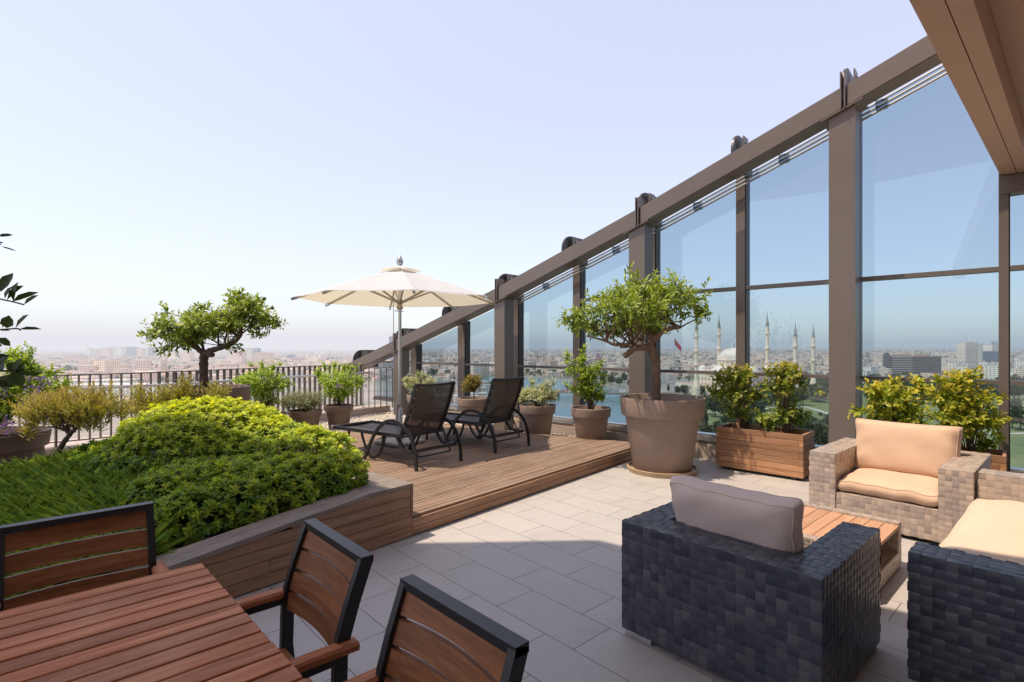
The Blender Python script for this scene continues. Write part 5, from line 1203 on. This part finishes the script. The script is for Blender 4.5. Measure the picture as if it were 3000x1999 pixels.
def tree_proto(i, shape, m):
    p, v, f = city_tree_proto(i, shape)
    t = thing('park_tree', 'x', 'tree')
    leaf_object('crown', [(v, f, np.clip((p[:, 2] - 5) / 6, 0, 1) * .6)], FOLI[m], t)
    c = MB(); c.tube([(0, 0, -.2), (0.1, 0, 2.5), (0, 0.1, 5)], [0.32, 0.24, 0.12], 6); c.build('trunk', M_BARK, t); return t
protos = [tree_proto(0, 0, 0), tree_proto(1, 0, 1), tree_proto(2, 0, 0), tree_proto(3, 1, 0)]
pused = [0] * 4
def plant_tree(px, py, h, k, label, group):
    if pused[k]: o = copy_tree(protos[k])
    else: o = protos[k]; pused[k] = 1
    p = ground(px, py, G); o.location = (p.x, p.y, G + .1); s = h / (13.0 if k == 3 else 9.6); o.scale = (s * random.uniform(.9, 1.25), s * random.uniform(.9, 1.25), s)
    o.rotation_euler = (0, 0, random.uniform(0, 6.28)); size = 'small' if h < 11 else ('tall' if h > 15 else 'mid sized')
    o['label'] = '%s %s %s' % (size, label, where(px)); o['group'] = group
TL = {0: 'dark round park tree', 1: 'lighter green round park tree', 2: 'dark spreading park tree', 3: 'slim dark cypress'}
rt_ = random.Random(3)
def kinds(): return rt_.choice([0, 0, 1, 2, 2])
for px, py, h, k in [(2060, 1215, 15, 0), (2095, 1222, 16, 2), (2120, 1226, 13, 0), (2062, 1265, 17, 3), (2110, 1300, 12, 0), (2160, 1310, 13, 1), (2200, 1275, 14, 2), (2215, 1230, 15, 0), (2240, 1205, 15, 1),
                     (2310, 1300, 13, 0), (2400, 1330, 15, 0), (2440, 1335, 14, 2), (2370, 1270, 9, 1), (2385, 1178, 16, 1), (2420, 1172, 18, 0), (2448, 1160, 17, 2), (2465, 1180, 15, 0), (2400, 1150, 14, 2), (2330, 1190, 12, 0),
                     (2004, 1160, 12, 1), (2020, 1158, 13, 0), (1985, 1162, 11, 2), (2290, 1230, 10, 0), (1958, 1146, 9, 3), (2550, 1180, 15, 0), (2600, 1190, 14, 2), (2680, 1172, 15, 0), (2720, 1185, 13, 1), (2760, 1160, 14, 0),
                     (2800, 1170, 15, 2), (2840, 1150, 16, 0), (2880, 1155, 16, 2), (2915, 1165, 17, 0), (2898, 1240, 15, 3), (2912, 1250, 15, 3), (2960, 1160, 17, 0), (2985, 1170, 16, 2), (2975, 1212, 12, 0), (2990, 1262, 14, 2), (2965, 1255, 12, 0), (2940, 1145, 14, 1),
                     (1765, 1125, 13, 2), (1790, 1128, 14, 0), (1815, 1133, 13, 1), (1740, 1118, 12, 0), (1850, 1140, 12, 2), (1700, 1112, 12, 1), (1830, 1122, 13, 0), (1665, 1108, 11, 2), (1625, 1104, 12, 0), (1580, 1101, 12, 0), (1545, 1099, 12, 2), (1600, 1098, 11, 1), (1438, 1150, 14, 3), (1428, 1149, 11, 3), (1350, 1105, 14, 0), (1310, 1110, 15, 2), (1270, 1104, 14, 0), (1400, 1098, 12, 1), (1335, 1092, 14, 2)]:
    plant_tree(px, py, h, k, TL[k], 'trees in the park and along the river')
for i in range(110):
    px = rt_.choice([rt_.uniform(2280, 2470), rt_.uniform(2530, 3000), rt_.uniform(2530, 3000)]); py = 1124 + 62 * rt_.random() ** 1.6; k = kinds(); plant_tree(px, py, rt_.uniform(10, 17), k, TL[k], 'trees in the park and along the river')
for i in range(64):
    px = rt_.choice([rt_.uniform(2250, 2480), rt_.uniform(2380, 2470), rt_.uniform(2040, 2240)]); py = rt_.choice([rt_.uniform(1128, 1185), rt_.uniform(1150, 1200), rt_.uniform(1285, 1345)]); k = kinds(); plant_tree(px, py, rt_.uniform(10, 17), k, TL[k], 'trees in the park and along the river')
for i in range(40):
    px = rt_.uniform(1250, 1850); py = rt_.uniform(1084, 1100); k = kinds(); plant_tree(px, py, rt_.uniform(9, 14), k, TL[k], 'trees in the park and along the river')
for i in range(26):
    px = rt_.choice([rt_.uniform(2430, 2530), rt_.uniform(2330, 2520)]); py = rt_.uniform(1215, 1300); plant_tree(px, py, rt_.uniform(3.5, 6), 1, 'clipped round shrub tree in the park', 'small shrub trees in the park')
TLL = {0: 'hazy dark tree', 1: 'hazy light green tree', 2: 'hazy spreading tree', 3: 'hazy cypress'}
for px, py, h, k in [(175, 1092, 17, 3), (197, 1098, 18, 2), (213, 1096, 15, 0), (235, 1099, 16, 0), (250, 1098, 14, 2), (317, 1083, 18, 3), (329, 1082, 17, 3), (360, 1092, 14, 1), (375, 1094, 15, 0), (60, 1100, 15, 0), (960, 1065, 18, 0), (975, 1062, 16, 2), (990, 1064, 17, 0), (925, 1068, 14, 1), (1000, 1058, 16, 2), (945, 1058, 15, 0), (650, 1100, 12, 1), (700, 1095, 12, 0), (870, 1088, 12, 2)]:
    plant_tree(px, py, h, k, TLL[k], 'hazy trees beyond the railing')

# ---- buildings
def inside(x, y, P): return inpoly(x, y, P)
def block(kind, px, d, wx, wy, h, m, label, group=None, cat='building', rz=None, extras=True):
    r = (px - PCX) / FOC * d; x, y = d * CH + r * SH, d * SH - r * CH
    o = thing('apartment_block' if kind == 'b' else kind, label, cat, (x, y, G), rz if rz is not None else random.choice([0.0, -0.15, -0.3, -.45, .1]) + random.uniform(-.06, .06), group)
    c = MB(); c.box(-wx / 2, wx / 2, -wy / 2, wy / 2, 0, h); c.build('walls', m, o)
    if extras:
        c = MB(); e = .12
        c.box(-wx / 2 - e, wx / 2 + e, -wy / 2 - e, wy / 2 + e, h + .003, h + .7)
        a = random.uniform(-.25, .25) * wx; c.box(a - 2.2, a + 2.2, -2, 2, h + .703, h + 3.2)
        c.build('roof', M_ROOFB, o)
    return o
# named landmarks
def office():
    d = 850; o = thing('office_building', 'wide dark glass office building with pale floor bands seen through the last pane', 'building', spot(2675, 1117, d), HEAD - rad(90) - rad(25))
    o.location.z = G
    H_ = 41
    c = MB(); c.box(-30, -2, -9, 9, 0, H_); c.build('banded_wing', M_OFFICE, o)
    c = MB(); c.box(-1.9, 34, -10, 12, 0, H_ + .6); c.build('glass_wing', M_OFFICED, o)
    c = MB(); c.box(-28, -4, -7, 7, H_ + .01, H_ + 4); c.box(2, 22, -6, 6, H_ + .62, H_ + 4.6); c.build('roof', plain('office_roof', (0.45, 0.34, 0.28), .8, 0, .1, .2), o)
    c = MB(); c.box(-40.5, -31, -6, 6, 0, H_ + 2); c.box(-39, -33, -4, 4, H_ + 2.01, H_ + 6); c.build('stair_tower', M_OFFICED, o)
    c = MB(); c.tube([(-36, 0, H_ + 6), (-36, 0, H_ + 17)], [1.0, .12], 6); c.tube([(-34.2, 0, H_ + 6), (-34.2, 0, H_ + 15)], [.3, .1], 6); c.build('mast', M_ROOFB, o)
office()
o = block('hotel', 2834, 1230, 34, 22, 66, M_CREAM, 'tall cream hotel slab with a rounded side right of the dark office', rz=HEAD - rad(90) + .12)
c = MB(); c.lathe([(14, 0), (14, 62), (15.5, 62.2), (15.5, 65), (0, 65)], 28, smooth=False); c.build('round_tower', M_WHITE, o, loc=(22, 2, 0))
c = MB(); c.tube([(0, 0, 66), (0, 0, 88)], [.5, .1], 6); c.build('mast', M_ROOFB, o)
o = block('hotel', 2880, 1250, 62, 20, 46, M_BLUEG, 'grey blue glass block standing beside the tall cream hotel', rz=HEAD - rad(90) + .1)
o = block('hotel', 2912, 1300, 36, 24, 62, M_WHITE, 'white hotel slab with rooftop lettering at the far right', rz=HEAD - rad(90) + .1)
c = MB(); c.tube([(6, -14, 30), (11, -14, 52), (22, -14, 62)], 1.2, flat=(1.2, 1.0)); c.tube([(16, -14, 20), (22, -14, 50), (30, -14, 62)], 1.2, flat=(1.2, 1.0)); c.build('facade_frame', M_WHITE, o)
fc = bpy.data.curves.new('hotel_letters', 'FONT'); fc.body = 'SEYHAN'; fc.size = 9.6; fc.extrude = 0.4; fc.align_x = 'CENTER'
fo = bpy.data.objects.new('hotel_letters', fc); C.objects.link(fo); fo.parent = o; fo.location = (-3, -12, 63.5); fo.rotation_euler = (rad(90), 0, 0)
bpy.context.view_layer.update()
lm_ = bpy.data.meshes.new_from_object(fo); bpy.data.objects.remove(fo); lm_.name = 'hotel_letters'; lm_.materials.clear()
fo = link('hotel_letters', lm_, plain('letter_paint', (0.22, 0.22, 0.23), .6), o, (-3, -12, 63.5)); fo.rotation_euler = (rad(90), 0, 0)
tw = block('glass_tower', 1147.5, 1500, 15, 15, 86, M_BLUEG, 'blue glass skyscraper rising above the sloping beam near the parasol pole', rz=HEAD - rad(90) + .3)
block('b', 772, 1420, 46, 20, 41, M_CREAM, 'pale beige block with dark top windows above the railing shrubs', rz=HEAD - rad(90) + .05)
for i, (px, py, top, w_, m, lab) in enumerate([(263, 1050, 1020, 15, M_WHITE, 'slim hazy tower left of the tower cluster on the skyline'), (287, 1047, 1024, 20, M_PINK, 'hazy low tower second in the skyline cluster'), (313, 1048, 1019, 26, M_PINK, 'wide hazy tower in the skyline cluster left of the citrus tree'), (333, 1046, 1016, 16, M_WHITE, 'hazy tower with stepped top in the skyline cluster'),
      (354, 1048, 1016, 17, M_WHITE, 'hazy twin tower in the middle of the skyline cluster'), (388, 1050, 1017, 26, M_BLUEG, 'bluish hazy tower in the skyline cluster'), (413, 1050, 1021, 22, M_PINK, 'pinkish hazy tower right of the bluish one'), (443, 1052, 1018, 14, M_BLUEG, 'narrow dark hazy tower above the citrus tree left edge'), (512, 1068, 1030, 26, M_WHITE, 'white tower block under the citrus tree crown left of its trunk'), (552, 1066, 1030, 25, M_PINK, 'pinkish tower block between citrus tree branch and trunk'),
      (577, 1062, 1034, 18, M_WHITE, 'white tower block just left of the citrus trunk'), (676, 1072, 1034, 20, M_WHITE, 'grey white tower block right of the citrus trunk'), (701, 1076, 1027, 33, M_PINK, 'tall pink striped tower block right of the citrus trunk'), (727, 1062, 1021, 20, M_WHITE, 'pale hazy tower behind the pink striped block'), (750, 1060, 1021, 22, M_BLUEG, 'grey hazy tower right of the pink striped block'), (853, 1062, 1040, 22, M_BLUEG, 'grey mid rise office above the railing middle'), (206, 1062, 1040, 28, M_PINK, 'pinkish slab block on the skyline far left'), (228, 1060, 1042, 22, M_CREAM, 'beige slab block on the skyline far left')]):
    d = FOC * (EYE - G) / (py - PCY); h = (py - top) * d / FOC; wd = w_ * d / FOC
    block('tower_block', px, d, wd, wd * .7, h, m, lab, 'hazy towers on the skyline', rz=HEAD - rad(90) + random.uniform(-.3, .3))
# apartment blocks seen through the last panes
rb_ = random.Random(11); used = []
def free(px, d, rad_):
    r = (px - PCX) / FOC * d; x, y = d * CH + r * SH, d * SH - r * CH
    if inside(x, y, RIV) or inside(x, y, PARK): return False
    for (a, b_, c_) in used:
        if (a - x) ** 2 + (b_ - y) ** 2 < (c_ + rad_) ** 2 * .55: return False
    used.append((x, y, rad_)); return True
for px, d in ((2675, 850), (2834, 1230), (2880, 1250), (2912, 1300)): free(px, d, 30)
mq = spot(2150, 1100, 592)
cr, cw, pk, hz = 'cream', 'white', 'pinkish', 'tan'
cnt = 0
def zone(n, x0, x1, d0, d1, h0, h1, w0, w1, mats_, lab, group):
    global cnt; k = tries = 0
    while k < n and tries < n * 40:
        tries += 1; px = rb_.uniform(x0, x1); d = math.sqrt(rb_.uniform(d0 * d0, d1 * d1)); ww = rb_.uniform(w0, w1)
        r = (px - PCX) / FOC * d
        if math.hypot(d * CH + r * SH - mq.x, d * SH - r * CH - mq.y) < 95: continue
        if not free(px, d, ww * .6): continue
        m, nm = rb_.choice(mats_)
        hh = rb_.uniform(h0, h1); sw = 'broad' if ww > (w0 + w1) / 2 else 'narrow'; shh = 'tall' if hh > h0 + .66 * (h1 - h0) else ('low' if hh < h0 + .33 * (h1 - h0) else 'medium')
        block('b', px, d, ww, ww * rb_.uniform(.5, .8), hh, m, '%s %s %s %s %s' % (sw, shh, nm, lab, where(px)) + ', ' + deep(d, d0, d1), group); k += 1; cnt += 1
MC, MW, MP, MH = (M_CREAM, 'cream'), (M_WHITE, 'white'), (M_PINK, 'pinkish'), (M_HOUSE, 'tan')
zone(26, 2520, 2615, 800, 1000, 16, 30, 16, 24, [MC, MC, MW], 'apartment block', 'apartment blocks left of the office')
zone(56, 2725, 3060, 760, 1100, 16, 30, 14, 22, [MW, MW, MC], 'apartment block', 'apartment blocks below the hotels')
zone(40, 2520, 3060, 1000, 1600, 14, 26, 16, 28, [MC, MW, MH], 'block', 'blocks behind the office')
zone(60, 1860, 2440, 760, 1500, 8, 20, 14, 26, [MH, MH, MC, MW], 'house', 'houses around the mosque')
zone(36, 1200, 1860, 1000, 1700, 9, 20, 16, 30, [MC, MW, MH], 'block beyond the river', 'blocks beyond the river')
zone(24, 1250, 1420, 470, 700, 6, 14, 14, 26, [MW, MC, MH], 'river bank building', 'low buildings on the near bank')
zone(66, -40, 1130, 900, 2000, 7, 19, 16, 32, [MH, MH, MP, MC, MW], 'hazy house', 'hazy houses beyond the railing')
# long pale warehouses under the railing
for i, (px, d, wx, wy, h, lab) in enumerate([(420, 640, 150, 40, 11, 'long pale warehouse roof behind the balusters under the citrus tree'), (330, 470, 110, 30, 9, 'white low shed below the railing behind the olive shrub'), (560, 520, 80, 34, 9, 'grey low shed below the railing left of the pots'), (250, 700, 120, 40, 12, 'wide pale hall with flat roof behind the left railing'), (760, 560, 60, 30, 16, 'white four storey block behind railing and bushy pot')]):
    block('warehouse' if i < 4 else 'b', px, d, wx, wy, h, M_WHITE if i != 2 else M_BLUEG, lab, rz=HEAD - rad(90) + .15)
# the rest of the city, one mass
def mass():
    n = 9000; V = []; F_ = []
    base = np.array([(x, y, z) for z in (0, 1) for y in (-.5, .5) for x in (-.5, .5)], float)
    fq = np.array([(4, 5, 7, 6), (0, 1, 5, 4), (2, 6, 7, 3), (0, 4, 6, 2), (1, 3, 7, 5)])
    k = 0
    while k < n:
        ang = rb_.uniform(-58, 50); lo = 1000 if ang > -2 else 900
        d = math.exp(rb_.uniform(math.log(lo), math.log(11000)))
        a = HEAD - rad(ang); x, y = d * math.cos(a), d * math.sin(a)
        if inside(x, y, RIV) or inside(x, y, PARK): continue
        sc = 1 + d / 5000
        w_ = rb_.uniform(11, 26) * sc; l_ = w_ * rb_.uniform(.5, 1.0); h = rb_.choice([5, 7, 8, 10, 12, 14, 17]) * rb_.uniform(.7, 1.1) * (1 if rb_.random() < .93 else 1.7)
        rz = rb_.uniform(0, 1.57); cz, sz_ = math.cos(rz), math.sin(rz)
        v = base * np.array([w_, l_, h]); V.append(np.stack([x + v[:, 0] * cz - v[:, 1] * sz_, y + v[:, 0] * sz_ + v[:, 1] * cz, v[:, 2] + G], 1)); F_.append(fq + 8 * k); k += 1
    me = bpy.data.meshes.new('distant_city'); me.from_pydata(np.concatenate(V).tolist(), [], np.concatenate(F_).tolist()); me.update()
    tag(link('distant_city', me, M_HOUSE), 'dense mass of small roofs stretching to the hazy horizon', 'city', kind='stuff')
    p = []; 
    for i in range(2600):
        ang = rb_.uniform(-58, 50); d = math.exp(rb_.uniform(math.log(850), math.log(9000))); a = HEAD - rad(ang); x, y = d * math.cos(a), d * math.sin(a)
        if inside(x, y, RIV): continue
        sc = 1 + d / 6000
        for q in range(7): p.append((x + rb_.gauss(0, 4 * sc), y + rb_.gauss(0, 4 * sc), G + rb_.uniform(3, 11), sc))
    p = np.array(p)
    v, f = leaf_arrays(p[:, :3], rnd_dirs(len(p)) + np.array([0, 0, .3]), rnd_dirs(len(p)), 5.5 * p[:, 3], 4.5 * p[:, 3], .1, .1)
    tag(leaf_object('distant_woods', [(v, f, RNG.random(len(p)) * .4)], FOLI[0]), 'scattered far trees between the city roofs', 'woods', kind='stuff')
mass()

# ---- mosque
mo = thing('mosque', 'pale stone mosque with large central dome and six slender minarets', 'mosque', (mq.x, mq.y, G), rad(-107))
Mi = Matrix.Rotation(-(rad(-107)), 4, 'Z')
c = MB(); c.box(-52, 42, -38, 40, 0, 14.5); c.build('podium', facade_mat('podium_stone', [(0.92, 0.77, 0.62), (0.90, 0.75, 0.60)], fw=7, fh=7, sx=(0.3, 0.6), sz=(0.25, 0.6), roof=(0.55, 0.48, 0.42)), mo)
c = MB(); c.box(-30, 30, -30, 30, 14.51, 27); c.box(-24, 24, -24, 24, 27.01, 34)
for a in range(8): c.box(-23 + (a % 2) * 0, -20, -3, 3, 27.02, 38, 0, Matrix.Rotation(a * math.pi / 4, 4, 'Z'))
c.build('prayer_hall', facade_mat('hall_stone', [(0.90, 0.75, 0.60), (0.92, 0.77, 0.62)], fw=5, fh=6, sx=(0.35, 0.65), sz=(0.2, 0.65), roof=(0.5, 0.46, 0.42)), mo)
def dome_prof(r, h, z, k=12): return [(r * math.cos(math.pi / 2 * i / k), z + h * math.sin(math.pi / 2 * i / k)) for i in range(k + 1)]
c = MB(); c.lathe([(17.6, 34.0), (17.6, 41.5), (18.6, 41.6), (18.6, 42.6), (16.8, 42.7)], 32, smooth=False)
for k in range(24): c.box(17.3, 18.3, -.7, .7, 34.6, 41.4, 0, Matrix.Rotation(k * math.pi / 12, 4, 'Z'))
dr = c.build('drum', M_STONE, mo)
c = MB(); c.lathe(dome_prof(16.8, 12.8, 42.7), 40)
for k in range(32):
    a = k * math.pi / 16; c.tube([((16.85) * math.cos(t_) * math.cos(a), 16.85 * math.cos(t_) * math.sin(a), 42.7 + 12.85 * math.sin(t_)) for t_ in [math.pi / 2 * i / 8 for i in range(9)]], .16, 4)
dm = c.build('dome', M_LEAD, mo)
c = MB(); c.tube([(0, 0, 55), (0, 0, 57), (0, 0, 58), (0, 0, 61), (0, 0, 66)], [.9, .5, .9, .35, .1], 8); c.build('finial', M_LEADS, dm)
for a in range(4):
    c = MB(); R_ = Matrix.Rotation(a * math.pi / 2, 4, 'Z'); n0 = len(c.v); c.lathe(dome_prof(12, 9, 27), 28); c.v = [tuple(R_ @ (Vector(p) + Vector((19, 0, 0)))) for p in c.v]; c.build('half_dome', M_LEAD, mo)
for a in range(4):
    c = MB(); R_ = Matrix.Rotation(a * math.pi / 2 + math.pi / 4, 4, 'Z'); c.lathe([(5.2, 27), (5.2, 31)] + dome_prof(5.0, 4.5, 31.02, 8), 20); c.v = [tuple(R_ @ (Vector(p) + Vector((33, 0, 0)))) for p in c.v]; c.build('corner_dome', M_LEAD, mo)
for px, tipy, d, nb in ((2040.7, 921, 566, 3), (2106.4, 919, 628, 3), (2192.8, 914, 640, 3), (2248.2, 910, 584, 3), (2330.3, 939.4, 560, 2), (2382.8, 946, 620, 2)):
    p = spot(px, PCY, d); hgt = EYE + (PCY - tipy) * d / FOC - G; q = Mi @ Vector((p.x - mq.x, p.y - mq.y, 0))
    r0 = 2.15; c = MB(); b0 = 13; sp_ = hgt - 18
    prof = [(3.9, 0), (3.7, b0), (r0, b0 + 8)]; rr = r0
    for f in ((0.40, 0.56, 0.73) if nb == 3 else (0.47, 0.67)):
        z = hgt * f; prof += [(rr, z - 2.4), (rr + .95, z), (rr + .95, z + 1.4), (rr * .95, z + 1.5)]; rr *= .94
    prof += [(rr, sp_), (rr + .25, sp_ + .1), (rr + .25, sp_ + .7)]
    c.lathe(prof, 20, smooth=False); mn = c.build('minaret', M_STONE, mo, loc=(q.x, q.y, 0))
    c = MB(); c.lathe([(rr + .2, sp_ + .71), (rr * .5, sp_ + 7.5), (.22, sp_ + 14), (.4, sp_ + 14.8), (.12, sp_ + 15.4), (.26, sp_ + 16.2), (.05, hgt)], 16, smooth=False); c.build('spire', M_LEADS, mn)

# ---- flag
fp = spot(1976.3, PCY, 520); fl = thing('flag_pole', 'tall thin flag pole flying a red flag left of the mosque', 'flag pole', (fp.x, fp.y, G))
zt2 = EYE + (PCY - 990) * 520 / FOC - G
c = MB(); c.tube([(0, 0, 0), (0, 0, zt2 + 1)], [.45, .2], 8); c.build('pole', M_ALU, fl)
RR = Vector((SH, -CH, 0))
c = MB(); nx, nz = 10, 6; vs = []
for i in range(nx + 1):
    for j in range(nz + 1):
        u = i / nx; v_ = j / nz; vs.append(RR * (u * 7.0) * .9 + Vector((CH, SH, 0)) * (0.7 * math.sin(u * 5)) + Vector((0, 0, zt2 - 6.5 * (1 - v_) * (1 - .25 * u) - u * 9.0)))
c.add(vs, [(i * (nz + 1) + j, (i + 1) * (nz + 1) + j, (i + 1) * (nz + 1) + j + 1, i * (nz + 1) + j + 1) for i in range(nx) for j in range(nz)])
fg = c.build('flag', plain('flag_red', (0.62, 0.03, 0.05), .7, 0, .05, .5), fl)
def flagpt(u, v_, off): return RR * (u * 7.0) * .9 + Vector((CH, SH, 0)) * (0.7 * math.sin(u * 5) - off) + Vector((0, 0, zt2 - 6.5 * (1 - v_) * (1 - .25 * u) - u * 9.0))
c = MB(); A_ = [(.38 + .17 * math.cos(t_), .5 + .30 * math.sin(t_)) for t_ in [rad(35 + i * 290 / 20) for i in range(21)]]; B_ = [(.415 + .135 * math.cos(t_), .5 + .24 * math.sin(t_)) for t_ in [rad(45 + i * 270 / 20) for i in range(21)]]
c.add([flagpt(u, v_, .15) for u, v_ in A_] + [flagpt(u, v_, .15) for u, v_ in B_], [(i, i + 1, 22 + i, 21 + i) for i in range(20)])
st = [(.62 + (.07 if k % 2 == 0 else .03) * math.cos(math.pi + k * math.pi / 5), .5 + (.13 if k % 2 == 0 else .055) * math.sin(math.pi + k * math.pi / 5)) for k in range(10)]
c.add([flagpt(u, v_, .15) for u, v_ in st], [tuple(range(10))]); c.build('crescent_and_star', plain('flag_white', (.8, .8, .8), .7), fg)

# ---- bridge and vehicles
b0, b1 = spot(1540, PCY, 600), spot(1930, PCY, 560); L = (b1 - b0).length; br = thing('bridge', 'low concrete road bridge crossing the river behind the flowering pots', 'bridge', (b0.x, b0.y, G), math.atan2(b1.y - b0.y, b1.x - b0.x))
c = MB(); c.box(-20, L + 25, -7, 7, 5.0, 6.6); c.build('deck', M_CURB, br)
for y in (-7, 7):
    c = MB(); c.box(-20, L + 25, y - .2, y + .2, 6.61, 7.6); c.build('parapet', M_CURB, br)
for i in range(6):
    c = MB(); x = L * (i + .5) / 6; c.box(x - 1.6, x + 1.6, -5.5, 5.5, 0.2, 4.0); c.box(x - 2.5, x + 2.5, -6.5, 6.5, 4.01, 4.99); c.build('pier', M_CURB, br)
ud = (b1 - b0).normalized()
M_TYRE = M_RUBBER
def vehicle(name, cat, label, f, lane, Lc, Wc, Hc, m):
    p = b0 + ud * (L * f); o = thing(name, label, cat, (p.x - ud.y * lane, p.y + ud.x * lane, G + 6.6), math.atan2(ud.y, ud.x))
    c = MB(); c.cbox(-Lc / 2, Lc / 2, -Wc / 2, Wc / 2, .45, Hc * .6, .12)
    if name == 'car': c.prism([(-Lc * .34, -Wc * .44), (Lc * .2, -Wc * .44), (Lc * .2, Wc * .44), (-Lc * .34, Wc * .44)], Hc * .59, Hc)
    else: c.cbox(-Lc / 2, Lc / 2, -Wc / 2, Wc / 2, Hc * .6, Hc, .1)
    c.build('body', m, o); c = MB(); c.box(-Lc * .3, Lc * .3, -Wc * .505, Wc * .505, Hc * .66, Hc * .86); c.build('windows', M_GREYWALL, o)
    for x in (-Lc * .32, Lc * .32):
        for y in (-Wc * .46, Wc * .46):
            c = MB(); c.tube([(x, y - .12, .42), (x, y + .12, .42)], .42, 10); c.build('wheel', M_TYRE, o)
mB, mWt, mRd = plain('blue_paint', (.06, .14, .38), .3), plain('white_paint', (.75, .75, .75), .3), plain('grey_paint', (.3, .3, .32), .3)
vehicle('bus', 'bus', 'blue bus driving on the bridge behind the purple flowering shrub', .44, 2, 11, 2.5, 3.2, mB); vehicle('bus', 'bus', 'blue and grey bus on the bridge near the big pot', .53, -2, 10, 2.5, 3.1, mB)
vehicle('van', 'van', 'white van on the bridge close to the big pot rim', .74, 2, 6, 2.1, 2.6, mWt); vehicle('car', 'car', 'grey car on the bridge between bus and van', .63, 2, 4.3, 1.8, 1.5, mRd); vehicle('car', 'car', 'white car on the bridge behind the variegated shrub', .26, -2, 4.3, 1.8, 1.5, mWt)

# ---- haze lying over the plain
def haze(name, label, dens, y0, y1, heading, x0):
    hz_m = bpy.data.materials.new(name); hz_m.use_nodes = True; nt = hz_m.node_tree; nt.nodes.clear()
    out = N(nt, 'ShaderNodeOutputMaterial'); ab = N(nt, 'ShaderNodeVolumeAbsorption'); em = N(nt, 'ShaderNodeEmission'); ad = N(nt, 'ShaderNodeAddShader')
    ab.inputs['Color'].default_value = (0, 0, 0, 1); ab.inputs['Density'].default_value = dens
    em.inputs['Color'].default_value = (0.86, 0.865, 0.93, 1); em.inputs['Strength'].default_value = dens * (0.86 if dens < .00015 else 0.97)  # emission stands in for sunlight scattered inside the haze
    nt.links.new(ab.outputs[0], ad.inputs[0]); nt.links.new(em.outputs[0], ad.inputs[1]); nt.links.new(ad.outputs[0], out.inputs['Volume'])
    mb = MB(); mb.box(x0, 32000, y0, y1, -56.5, 170)
    tag(mb.build(name, hz_m), label, 'haze', kind='stuff').rotation_euler = (0, 0, heading)
haze('haze', 'pale haze lying over the distant city', 0.00010, -42000, 42000, HEAD, 160)
haze('sunward_haze', 'brighter haze over the left part of the city towards the sun', 0.00020, 0, 42000, HEAD - math.atan((1163 - PCX) / FOC), 170)  # extra glowing box added for the brighter scatter on the sun side
